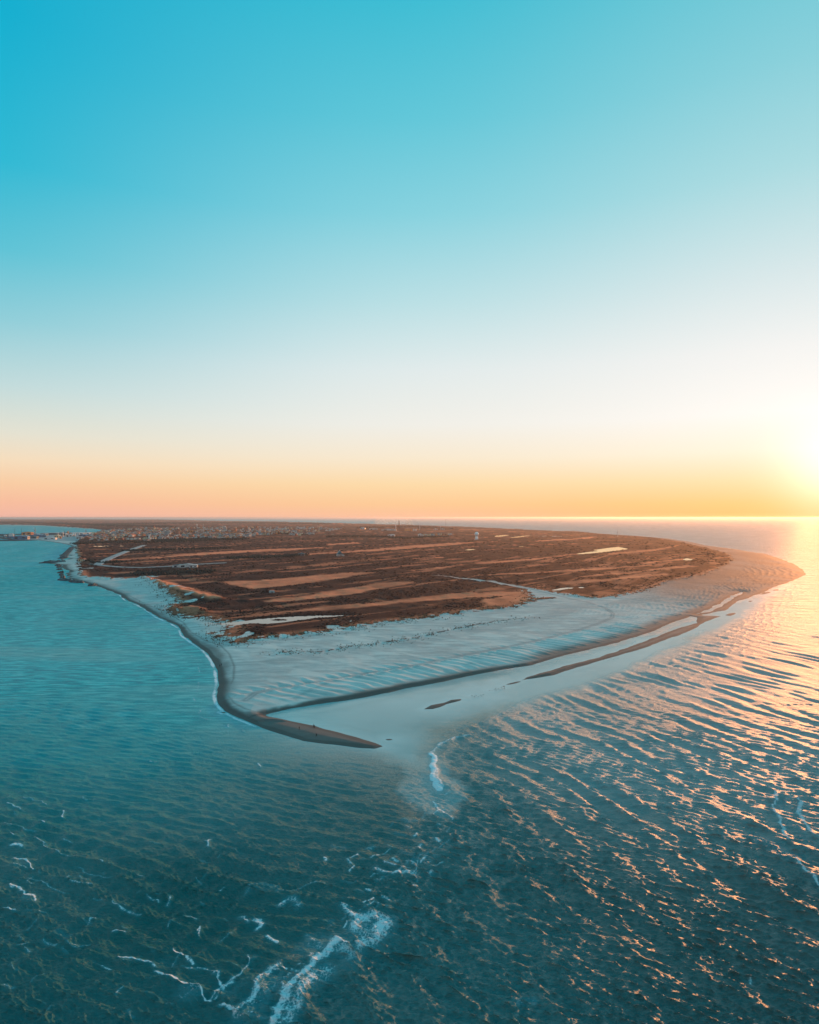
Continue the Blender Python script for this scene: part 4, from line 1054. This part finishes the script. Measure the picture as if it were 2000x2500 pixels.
# wind turbines
def turbine(px, py, lb, hub, rad, rot):
    e = place('wind_turbine', lb, 'wind turbine', px, py, 'wind turbines beyond the heath')
    m = MB(); m.cyl((0, 0, -3), (0, 0, hub), 2.2, 1.2, 10); m.build('tower', P_white, e, True)
    m = MB(); m.box(-1.6, 1.6, -3.2, 3.6, hub, hub + 2.6); m.build('nacelle', P_white, e)
    m = MB(); m.sphere((0, -3.6, hub + 1.3), 1.3, 8, 6); m.build('hub', P_white, e)
    for k in range(3):
        a = rot + k * 2 * math.pi / 3; m = MB()
        m.cyl((0, -3.9, hub + 1.3), (math.cos(a) * rad, -3.9, hub + 1.3 + math.sin(a) * rad), 0.95, 0.2, 6); m.build('blade', P_white, e)
turbine(1025, 1294, 'white wind turbine just right of the tall chimneys', 48, 20, 1.5)
turbine(1075.5, 1294, 'white wind turbine further right, above the pale halls', 50, 20, 0.6)
turbine(1011, 1283.6, 'farthest faint wind turbine between chimneys and shore', 44, 22, 0.2)
def mast(px, py, h, lb, mat=None, r=0.8):
    e = place('radio_mast', lb, 'mast', px, py)
    m = MB(); m.cyl((0, 0, -2), (0, 0, h), r, r * 0.4, 6); m.build('pole', mat or P_steel, e)
    for z in (0.5, 0.72, 0.9):
        m = MB(); m.box(-r * 1.6, r * 1.6, -r * 0.4, r * 0.4, h * z, h * z + 1.2); m.build('antenna', P_white, e)
    for k in range(3):
        a = k * 2.09; m = MB(); m.cyl((0, 0, h * 0.8), (h * 0.3 * math.cos(a), h * 0.3 * math.sin(a), -1), 0.12, 0.12, 4); m.build('guy_wire', P_dark, e)
mast(1088.5, 1291, 92, 'thin tall mast right of the wind turbines, reaching above the horizon', P_dark, 1.0)
mast(1508, 1313, 40, 'white mast near the far shore in the right half', P_white, 1.2)
mast(497, 1299.5, 56, 'taller of the two thin white poles over the town', P_white, 2.2)
mast(505.5, 1299.5, 34, 'shorter of the two thin white poles over the town', P_white, 1.6)
# grey lighthouse
e = place('lighthouse', 'pale round lighthouse in front of the town at the end of the straight road', 'lighthouse', 364.5, 1322)
m = MB(); m.cyl((0, 0, -3), (0, 0, 30), 5.2, 3.6, 16); m.build('tower', P_white, e, True)
m = MB(); m.cyl((0, 0, 30.01), (0, 0, 31.2), 4.8, 4.8, 16); m.build('gallery', P_grey, e)
m = MB(); m.cyl((0, 0, 31.21), (0, 0, 34.5), 2.2, 2.2, 12); m.build('lantern', P_glass, e)
m = MB(); m.cyl((0, 0, 34.51), (0, 0, 37), 2.6, 0.2, 12); m.build('dome', P_dark, e)
for k in range(3):
    m = MB(); m.box(-0.6, 0.6, -5.3 + k * 0.35, -4.6 + k * 0.35, 4 + k * 8, 6 + k * 8); m.build('window', P_glass, e)
building('lighthouse_cottage', 'low white keeper cottage left of the lighthouse', 'house', 357, 1322.4, 12, 22, 4.5, 3.5, P_white, P_tile, 1.3, windows=3)
# churches
def church(px, py, lb, th, wm, sm):
    e = place('church', lb, 'church', px, py)
    m = MB(); m.box(6.02, 36, -8, 8, -3, 12); m.build('nave', wm, e)
    m = MB(); m.v = []; m.gable(-8, 8, 6.02, 36, 12.01, 20, over=0.6)
    m.v = [(y_, x_, z_) for x_, y_, z_ in m.v]; m.f = [f[::-1] for f in m.f]; m.build('roof', P_tile, e)
    m = MB(); m.box(-6, 6, -6, 6, -3, th); m.build('tower', wm, e)
    m = MB(); m.add([(-6.4, -6.4, th), (6.4, -6.4, th), (6.4, 6.4, th), (-6.4, 6.4, th), (0, 0, th + 20)], [(3, 2, 1, 0), (0, 1, 4), (1, 2, 4), (2, 3, 4), (3, 0, 4)]); m.build('spire', sm, e)
church(575, 1305.5, 'orange church with a spire in the right half of the town', 26, P_orange, P_tile)
church(377, 1298.5, 'yellow church with a pointed spire above the left half of the town', 30, P_cream, P_tile)
# water tower: round tank on a stem
e = place('water_tower', 'small white water tower above the trees behind the town', 'water tower', 481, 1288.5)
m = MB(); m.cyl((0, 0, -3), (0, 0, 22), 4, 3.4, 12); m.build('stem', P_white, e)
m = MB(); m.cyl((0, 0, 22.01), (0, 0, 26), 4.5, 9, 14); m.cyl((0, 0, 26), (0, 0, 33), 9, 9, 14); m.sphere((0, 0, 33), 9, 14, 6, sz=0.3); m.build('tank', P_white, e, True)
for px, py, w, lb in ((507, 1298.6, 60, 'far bright orange hall left of the thin white poles'), (464, 1299.6, 36, 'small bright orange hall at the left of a larger one'), (551, 1306.5, 60, 'low orange hall just left of the orange church'), (568, 1306.8, 46, 'yellow hall touching the orange church on its left'), (584, 1306.6, 50, 'bright orange hall touching the orange church on its right')):
    building('town_hall_block', lb, 'hall', px, py, w, 26, 12, 4, P_orange, P_tile, 0.5, windows=3)

# ------------------------------------------------------------------ breakwaters of the west beach
def rock_mound(name, label, cat, P, width, height, seed, group=None, mat=None, parts=False):
    r = np.random.default_rng(seed)
    P = np.array(P, float); seg = np.linalg.norm(np.diff(P, axis=0), axis=1); L = np.concatenate([[0], np.cumsum(seg)])
    n = max(8, int(L[-1] / 3.0)); v, f = [], []; K = 9
    for i in range(n + 1):
        t = L[-1] * i / n; x = np.interp(t, L, P[:, 0]); y = np.interp(t, L, P[:, 1])
        x2 = np.interp(t + 1, L, P[:, 0]) - np.interp(t - 1, L, P[:, 0]); y2 = np.interp(t + 1, L, P[:, 1]) - np.interp(t - 1, L, P[:, 1])
        l = math.hypot(x2, y2) + 1e-9; nx, ny = -y2 / l, x2 / l
        e = min(1, 2.2 * math.sqrt(max(0, math.sin(math.pi * i / n)))) if L[-1] < 250 else min(1, 6 * min(i, n - i) / n + 0.15)
        for k in range(K):
            u = -1 + 2 * k / (K - 1); jit = r.normal(0, 0.11)
            v.append((x + nx * u * width / 2 * e + r.normal(0, 0.4), y + ny * u * width / 2 * e + r.normal(0, 0.4), (height * (1 - abs(u) ** 1.7) * e * (1 + jit * 2.4) + r.normal(0, 0.28)) if 0 < k < K - 1 else -1.5))
    for i in range(n):
        for k in range(K - 1): a = i * K + k; f.append((a, a + K, a + K + 1, a + 1))
    v = [tuple(float(c) for c in q) for q in v]
    o = mesh_obj(name, v, f, mat or P_rock)
    return tag(o, label, cat, group)
bw = [([(152, 1356.5), (161, 1355.6)], 26, 'dark breakwater highest up the groyne row, nearest the harbour'), ([(149, 1363.8), (159, 1362.6)], 26, 'dark breakwater just above the long rocky headland'),
      ([(137, 1382), (148, 1381)], 14, 'breakwater directly below the rocky headland'), ([(139, 1386.2), (150, 1385.4)], 14, 'second breakwater below the rocky headland'),
      ([(140.5, 1391.6), (151, 1390.8)], 15, 'third breakwater below the rocky headland'), ([(143, 1399.8), (154, 1399)], 18, 'fourth breakwater, above the widest bright pool edge'),
      ([(145, 1405.2), (155, 1404.6)], 18, 'fifth breakwater below the rocky headland'), ([(146, 1411.2), (160, 1410.8)], 18, 'sixth breakwater, long dark and low'),
      ([(149, 1415.8), (161, 1417.6), (175, 1418)], 16, 'long dark breakwater near the lower end of the row'), ([(174, 1420), (188, 1422.2), (203, 1423.4)], 14, 'longest dark breakwater touching the beach at the row end'),
      ([(214, 1431.2), (226, 1430.4), (237, 1429)], 11, 'last dark breakwater, nearest to the point of the headland')]
for i, (p, wd, lb) in enumerate(bw):
    rock_mound('breakwater', lb, 'breakwater', W(p), wd, 3.2, 50 + i, 'dark stone breakwaters off the west beach')
rock_mound('stone_mole', 'long pointed stone mole reaching left from the groyne beach into the sea', 'mole', W([(113, 1375.6), (125, 1374), (140, 1373), (160, 1372)]), 50, 4.5, 90)
rock_mound('sea_defence', 'dark boulder slope along the shore between harbour beach and mole', 'sea wall', W([(178, 1335), (170, 1344), (162, 1352), (156, 1360), (151, 1367)]), 22, 4.0, 91)
for p, lb in (([(-160, 1308), (0, 1306.6), (60, 1305.6), (100, 1304)], 'long outer harbour breakwater, the farther one'), ([(-160, 1311), (10, 1309.4), (48, 1309.2)], 'inner harbour breakwater beside the bright basin'),
              ([(-160, 1322.4), (0, 1321), (45, 1320.4), (92, 1319.2)], 'near harbour breakwater along the open sea'), ([(-40, 1313), (0, 1313.5), (12, 1316), (35, 1318)], 'short crooked pier inside the harbour')):
    rock_mound('harbour_breakwater', lb, 'breakwater', W(p), 22, 5.5, len(lb))

# quay platform of the harbour
quay = W([(62, 1305), (120, 1302), (250, 1300), (262, 1306), (240, 1314), (190, 1321), (150, 1320.5), (95, 1318.2), (48, 1318.6), (46, 1312)])
v = [(x, y, 2.8) for x, y in quay] + [(x, y, -3.0) for x, y in quay]; nq = len(quay)
o = mesh_obj('quay', v, [tuple(range(nq))] + [(i, i + nq, (i + 1) % nq + nq, (i + 1) % nq) for i in range(nq)], P_road)
tag(o, 'paved harbour quay platform with straight edges', kind='structure')
# harbour sheds, silos, cranes, ships
shed_spots = [(68, 1306.6, 60, 26, 16, P_orange, 'big orange lit hall left of the harbour centre'), (52, 1317, 70, 26, 14, P_blue, 'long blue shed on the near quay'), (92, 1312, 80, 30, 12, P_blue, 'wide blue roofed shed behind the quay'),
    (108, 1308, 40, 24, 12, P_grey, 'grey hall in the middle of the harbour'), (141, 1313.4, 26, 20, 12, P_cream, 'small bright yellow hall right of centre'), (150, 1311, 20, 20, 22, P_grey, 'tall grey block like a silo house'),
    (158, 1309, 30, 24, 14, P_white, 'white angled hall behind the grey block'), (172, 1311.5, 40, 22, 12, P_white, 'white shed between the silos'), (182, 1306.6, 50, 30, 10, P_steel, 'pale steel hall at the back quay'),
    (197, 1305.8, 60, 34, 10, P_white, 'large white roofed hall right of the harbour'), (213, 1305, 50, 30, 9, P_steel, 'steel hall beside the big white roof'), (228, 1304, 44, 26, 9, P_cream, 'yellow hall at the right end of the harbour'),
    (245, 1306.4, 50, 28, 12, P_orange, 'orange fronted hall where harbour meets town'), (205, 1311, 44, 26, 10, P_blue, 'blue shed in the second row of the harbour'), (222, 1310, 40, 24, 10, P_grey, 'grey shed in the second row of the harbour'),
    (196, 1316, 30, 20, 8, P_grey, 'low grey shed at the beach end of the harbour'), (122, 1317.5, 60, 18, 8, P_steel, 'low pale shed along the near quay'), (80, 1315, 50, 24, 10, P_teal, 'teal shed on the near quay'),
    (128, 1306, 70, 26, 8, P_slate, 'dark long shed along the far quay'), (163, 1304.5, 80, 26, 8, P_slate, 'dark flat hall at the back of the harbour')]
for px, py, w, l, h, mt, lb in shed_spots:
    building('harbour_shed', lb, 'shed', px, py, w, l, h, 4, mt, P_white if mt in (P_white, P_steel) else mt, rng.uniform(-0.3, 0.5), 'sheds and halls on the harbour quays', windows=3, z=3.0)
for i, (px, py, r_, h_) in enumerate([(175, 1309.5, 6, 20), (178, 1309.7, 6, 20), (166, 1308, 5, 24), (183, 1311, 5, 17), (148, 1316, 5, 12), (193, 1308.5, 5, 18)]):
    x, y = at(px, py); e = empty('silo', (x, y, 2.8))
    tag(e, ['round silo left of a like one in the middle of the harbour', 'round silo just right of its twin in the middle of the harbour', 'tallest silo of the harbour, by the white angled hall', 'smaller silo right of the twin silos', 'squat silo near the harbour beach', 'silo beside the large white roofed hall'][i], 'silo', 'silos of the harbour')
    m = MB(); m.cyl((0, 0, -1), (0, 0, h_), r_, r_, 14); m.build('drum', P_white if i % 2 else P_orange, e, True)
    m = MB(); m.cyl((0, 0, h_ + 0.01), (0, 0, h_ + 2.5), r_ + 0.3, 0.4, 14); m.build('cap', P_steel, e)
def crane(px, py, h, jib, a, lb, legs=True):
    x, y = at(px, py); e = empty('harbour_crane', (x, y, 2.8), a); tag(e, lb, 'crane', 'cranes of the harbour')
    for sx in (-4, 4):
        for sy in (-4, 4):
            m = MB(); m.cyl((sx, sy, -1), (sx * 0.4, sy * 0.4, h * 0.35), 0.7, 0.5, 5); m.build('leg', P_dark, e)
    m = MB(); m.cyl((0, 0, h * 0.3), (0, 0, h * 0.75), 1.6, 1.2, 8); m.build('column', P_dark, e)
    m = MB(); m.box(-3, 3, -2, 2, h * 0.42, h * 0.5); m.build('cab', P_blue, e)
    m = MB(); m.cyl((0, 0, h * 0.5), (jib, 0, h), 1.0, 0.5, 6); m.build('jib', P_steel, e)
    m = MB(); m.cyl((0, 0, h * 0.75), (jib, 0, h), 0.15, 0.15, 4); m.build('cable', P_dark, e)
crane(86, 1308, 62, -20, 0.0, 'tall leaning crane left of the big orange hall')
crane(158, 1310, 40, -24, 0.2, 'short crane with a slanting white jib in mid harbour')
crane(168, 1304, 30, 18, 0.1, 'small crane on the far quay')
crane(210, 1303, 32, 16, 2.8, 'small crane at the right end of the far quay')
crane(60, 1313, 26, 12, 0.4, 'lowest crane beside the blue shed on the near quay')
def ship(px, py, L, rz, lb, hullm, mast_h):
    x, y = at(px, py); e = empty('moored_ship', (x, y, 0), rz); tag(e, lb, 'ship', 'ships moored in the harbour')
    B = L * 0.2; hh = L * 0.09
    v = []; K = 8
    for i in range(K + 1):
        t = i / K; w = B / 2 * (1 - max(0, (t - 0.6) / 0.4) ** 2) * (0.8 + 0.2 * min(1, t * 5)); sh = hh * (1 + 0.6 * t * t)
        v += [(t * L - L / 2, -w, sh), (t * L - L / 2, -w * 0.6, -1), (t * L - L / 2, w * 0.6, -1), (t * L - L / 2, w, sh)]
    f = []
    for i in range(K):
        a = 4 * i
        for k in range(4): f.append((a + k, a + (k + 1) % 4, a + 4 + (k + 1) % 4, a + 4 + k))
    f += [(3, 2, 1, 0), (4 * K, 4 * K + 1, 4 * K + 2, 4 * K + 3)]
    mesh_obj('hull', v, f, hullm, e)
    m = MB(); m.box(-L * 0.4, -L * 0.15, -B * 0.35, B * 0.35, hh, hh + L * 0.12); m.build('wheelhouse', P_white, e)
    m = MB(); m.box(-L * 0.38, -L * 0.2, -B * 0.25, B * 0.25, hh + L * 0.12 + 0.01, hh + L * 0.18); m.build('bridge', P_white, e)
    for t in (-0.1, 0.25):
        m = MB(); m.cyl((t * L, 0, hh), (t * L, 0, mast_h), 0.9, 0.4, 6); m.build('mast', P_dark, e)
ship(41, 1313.2, 90, 0.3, 'dark ship with the two tallest masts in the harbour', P_blue, 52)
ship(60, 1314.5, 60, 0.1, 'smaller ship moored right of the tall masted one', P_dark, 26)
ship(20, 1311.6, 50, 0.2, 'leftmost moored ship in the harbour basin', P_dark, 20)

# ------------------------------------------------------------------ bunker in the heath
x, y = at(664, 1450); e = empty('bunker', (x, y, ground_z(x, y) - 0.5), 0.3)
tag(e, 'low grey concrete bunker on a sandy mound in the near heath', 'bunker')
m = MB(); m.add([(-4.5, -3.5, -1), (4.5, -3.5, -1), (4.5, 3.5, -1), (-4.5, 3.5, -1), (-3.6, -2.8, 2.6), (3.6, -2.8, 2.6), (3.6, 2.8, 2.6), (-3.6, 2.8, 2.6)], [(4, 5, 6, 7), (0, 1, 5, 4), (1, 2, 6, 5), (2, 3, 7, 6), (3, 0, 4, 7)]); m.build('wall', P_grey, e)
m = MB(); m.box(-3.2, 3.2, -2.4, 2.4, 2.61, 3.1); m.build('roof_slab', P_grey, e)
m = MB(); m.box(-0.6, 0.6, -3.55, -3.2, -0.2, 1.6); m.build('doorway', P_dark, e)

# ------------------------------------------------------------------ people on the sand
def skin_mesh(name, verts, edges, radii, mat, parent, root=0, sub=1):
    me = bpy.data.meshes.new(name); me.from_pydata(verts, edges, []); o = bpy.data.objects.new(name, me); C.objects.link(o)
    md = o.modifiers.new('skin', 'SKIN'); md.use_smooth_shade = True
    for i, r in enumerate(radii):
        me.skin_vertices[0].data[i].radius = (r, r) if not isinstance(r, tuple) else r
    me.skin_vertices[0].data[root].use_root = True
    ss_ = o.modifiers.new('sub', 'SUBSURF'); ss_.levels = sub; ss_.render_levels = sub
    me.materials.append(mat)
    dg = bpy.context.evaluated_depsgraph_get(); ev = o.evaluated_get(dg); nm = bpy.data.meshes.new_from_object(ev)
    o.modifiers.clear(); o.data = nm; nm.name = name; o.parent = parent
    return o
def person(px, py, rz, label, stride=0.22, coat=None, group=None, armbend=0.1):
    x, y = at(px, py, 0.8); gz = ground_z(x, y); e = empty('person', (x, y, gz), rz); tag(e, label, 'person', group)
    s_ = stride
    V = [(0, 0, 0.95), (0, 0.01, 1.15), (0, 0.02, 1.38), (0, 0.03, 1.50), (0, 0.05, 1.60), (0, 0.05, 1.70),
         (0.10, 0, 0.90), (0.11, s_ * 0.6, 0.50), (0.11, s_ * 0.75, 0.09), (0.11, s_ * 0.75 + 0.16, 0.04),
         (-0.10, 0, 0.90), (-0.11, -s_ * 0.35, 0.50), (-0.11, -s_, 0.10), (-0.11, -s_ + 0.15, 0.05),
         (0.19, 0.02, 1.40), (0.26, -s_ * 0.3, 1.13), (0.26, -s_ * 0.2 + armbend, 0.90), (0.26, armbend, 0.80),
         (-0.19, 0.02, 1.40), (-0.26, s_ * 0.3, 1.13), (-0.26, s_ * 0.45 + armbend, 0.91), (-0.26, s_ * 0.5 + armbend, 0.81),
         (0, 0.155, 1.625)]
    E = [(0, 1), (1, 2), (2, 3), (3, 4), (4, 5), (0, 6), (6, 7), (7, 8), (8, 9), (0, 10), (10, 11), (11, 12), (12, 13), (2, 14), (14, 15), (15, 16), (16, 17), (2, 18), (18, 19), (19, 20), (20, 21), (4, 22)]
    R_ = [0.13, 0.12, 0.14, 0.055, 0.09, 0.085, 0.085, 0.06, 0.045, 0.04, 0.085, 0.06, 0.045, 0.04, 0.06, 0.045, 0.036, 0.034, 0.06, 0.045, 0.036, 0.034, 0.018]
    skin_mesh('body', V, E, R_, P_skin, e)
    Tv = [V[i] for i in (0, 6, 7, 8, 10, 11, 12)]; skin_mesh('trousers', Tv, [(0, 1), (1, 2), (2, 3), (0, 4), (4, 5), (5, 6)], [0.145, 0.105, 0.08, 0.065, 0.105, 0.08, 0.065], P_cloth, e)
    Jv = [V[i] for i in (0, 1, 2, 14, 15, 16, 18, 19, 20)] + [(0, 0.025, 1.47)]
    skin_mesh('jacket', Jv, [(0, 1), (1, 2), (2, 3), (3, 4), (4, 5), (2, 6), (6, 7), (7, 8), (2, 9)], [0.18, 0.165, 0.18, 0.085, 0.07, 0.055, 0.085, 0.07, 0.055, 0.075], coat or P_cloth, e)
    for sx, i in ((1, 8), (-1, 12)):
        m = MB(); q = V[i]; m.box(q[0] - 0.05, q[0] + 0.05, q[1] - 0.07, q[1] + 0.20, 0.0, 0.10); m.build('shoe', P_dark, e)
    m = MB(); m.sphere((0, 0.03, 1.68), 0.108, 10, 7, sz=0.95); m.build('hair', P_hair, e, True)
    return e
person(731, 1781, 1.2, 'person in dark clothes walking alone left of the pair on the spit')
person(765.5, 1773.5, -0.9, 'left one of two people in black at the upper edge of the spit', 0.12, P_cloth)
person(768.2, 1774.8, 2.4, 'right one of two people in black at the upper edge of the spit', 0.1, P_cloth)
person(772.5, 1797, 0.2, 'person in navy coat walking below the pair on the spit', 0.26, P_cloth2)
person(537, 1626, 0.3, 'left walker of a dark pair on the curved west beach', 0.25, P_cloth)
person(540.5, 1624, 0.3, 'right walker of a dark pair on the curved west beach', 0.22, P_cloth2)
person(341, 1469, 0.8, 'farthest beach walker, alone on the upper west beach', 0.25, P_cloth)
person(354, 1478, 0.7, 'beach walker second from the top of the west beach', 0.25, P_cloth2)
person(444, 1527.5, 0.6, 'walker in the middle of the west beach where it bends', 0.25, P_cloth)

# ------------------------------------------------------------------ birds
def standing_bird(mat):
    e = empty('seabird', (0, 0, 0))
    V = [(0, 0, 0.42), (0, -0.18, 0.34), (0, -0.38, 0.22), (0, 0.10, 0.52), (0, 0.15, 0.68), (0, 0.16, 0.80), (0, 0.20, 0.84)]
    skin_mesh('body', V, [(0, 1), (1, 2), (0, 3), (3, 4), (4, 5), (5, 6)], [0.12, 0.09, 0.03, 0.09, 0.045, 0.045, 0.05], mat, e)
    m = MB(); m.cyl((0, 0.24, 0.84), (0, 0.37, 0.82), 0.022, 0.008, 5); m.build('beak', P_beak, e)
    for sx in (-1, 1):
        m = MB(); m.cyl((sx * 0.05, 0, 0.33), (sx * 0.06, 0.01, -0.05), 0.016, 0.014, 5); m.build('leg', P_dark, e)
        m = MB(); m.add([(sx * 0.115, 0.08, 0.50), (sx * 0.135, -0.05, 0.44), (sx * 0.05, -0.36, 0.24), (sx * 0.125, -0.05, 0.32), (sx * 0.10, 0.10, 0.40)], [(0, 1, 3, 4), (1, 2, 3)]); m.build('wing', mat, e)
    return e
b1 = standing_bird(P_bird)
tag(b1, 'dark seabird standing in the shallows outside the lagoon', 'bird', 'dark seabirds standing in the shallows')
spots = [(1153, 1701), (1158, 1703), (1163, 1700), (1168, 1702), (1173, 1699), (1176, 1701), (1180, 1698), (1160, 1699), (1202, 1687), (1207, 1685.5), (1212, 1686.5), (1217, 1684), (1221, 1685.5), (1226, 1682), (1231, 1683), (1224, 1679), (1232, 1680), (1210, 1683.5),
         (1474, 1612), (1480, 1610), (1486, 1613), (1492, 1609), (1498, 1611), (1503, 1608), (1509, 1609), (1488, 1607)]
for i, (px, py) in enumerate(spots):
    o = b1 if i == 0 else copy_tree(b1)
    o['label'] = 'dark seabird in the shallows ' + ('nearest the two joined islets' if i < 8 else 'right of the tiniest islets' if i < 18 else 'just below the long sand bar')
    x, y = at(px, py); o.location = (x, y, 0.05); k = rng.uniform(0.85, 1.25); o.scale = (k, k, k); o.rotation_euler = (0, 0, rng.uniform(0, 6.28))
e = empty('flying_gull', (*at(1981, 1590), 14.0), 0.6)
tag(e, 'gull gliding low over the glittering water at the right edge', 'bird')
d0 = F * (H - 14) / (1558 - EYE); e.location = ((1981 - 1000) / F * d0, d0, 14.0)
skin_mesh('body', [(0, 0, 0), (0, 0.3, 0.02), (0, 0.5, 0.06), (0, -0.35, 0.02), (0, -0.6, 0.03)], [(0, 1), (1, 2), (0, 3), (3, 4)], [0.12, 0.10, 0.07, 0.08, 0.03], P_gull, e)
for sx in (-1, 1):
    m = MB(); m.add([(sx * 0.08, 0.22, 0.03), (sx * 0.08, -0.2, 0.03), (sx * 0.8, -0.05, 0.28), (sx * 0.8, 0.28, 0.30), (sx * 1.6, -0.35, 0.05), (sx * 0.45, -0.1, 0.2)], [(0, 3, 2, 5, 1), (3, 4, 2)]); m.build('wing', P_gull, e)
m = MB(); m.cyl((0, 0.56, 0.06), (0, 0.68, 0.04), 0.03, 0.01, 5); m.build('beak', P_beak, e)

# ------------------------------------------------------------------ the air
def haze_box():
    m = bpy.data.materials.new('haze'); m.use_nodes = True
    nt = m.node_tree; nt.nodes.clear()
    v = N(nt, 'ShaderNodeVolumePrincipled'); o = N(nt, 'ShaderNodeOutputMaterial')
    v.inputs['Color'].default_value = (0.86, 0.88, 0.9, 1)
    v.inputs['Density'].default_value = HAZE
    v.inputs['Anisotropy'].default_value = 0.6
    nt.links.new(v.outputs[0], o.inputs['Volume'])
    b = MB(); b.box(-290000, 290000, -5000, 140000, -6, 124)
    h = b.build('haze', m)
    tag(h, kind='stuff', label='thin evening haze that reddens towards the low sun')
HAZE = 2.6e-5
haze_box()

#print('TRIS', sum(len(o.data.polygons) * 2 for o in sc.objects if o.type == 'MESH'), 'sea', len(sea.data.polygons), 'ground', len(ground.data.polygons))
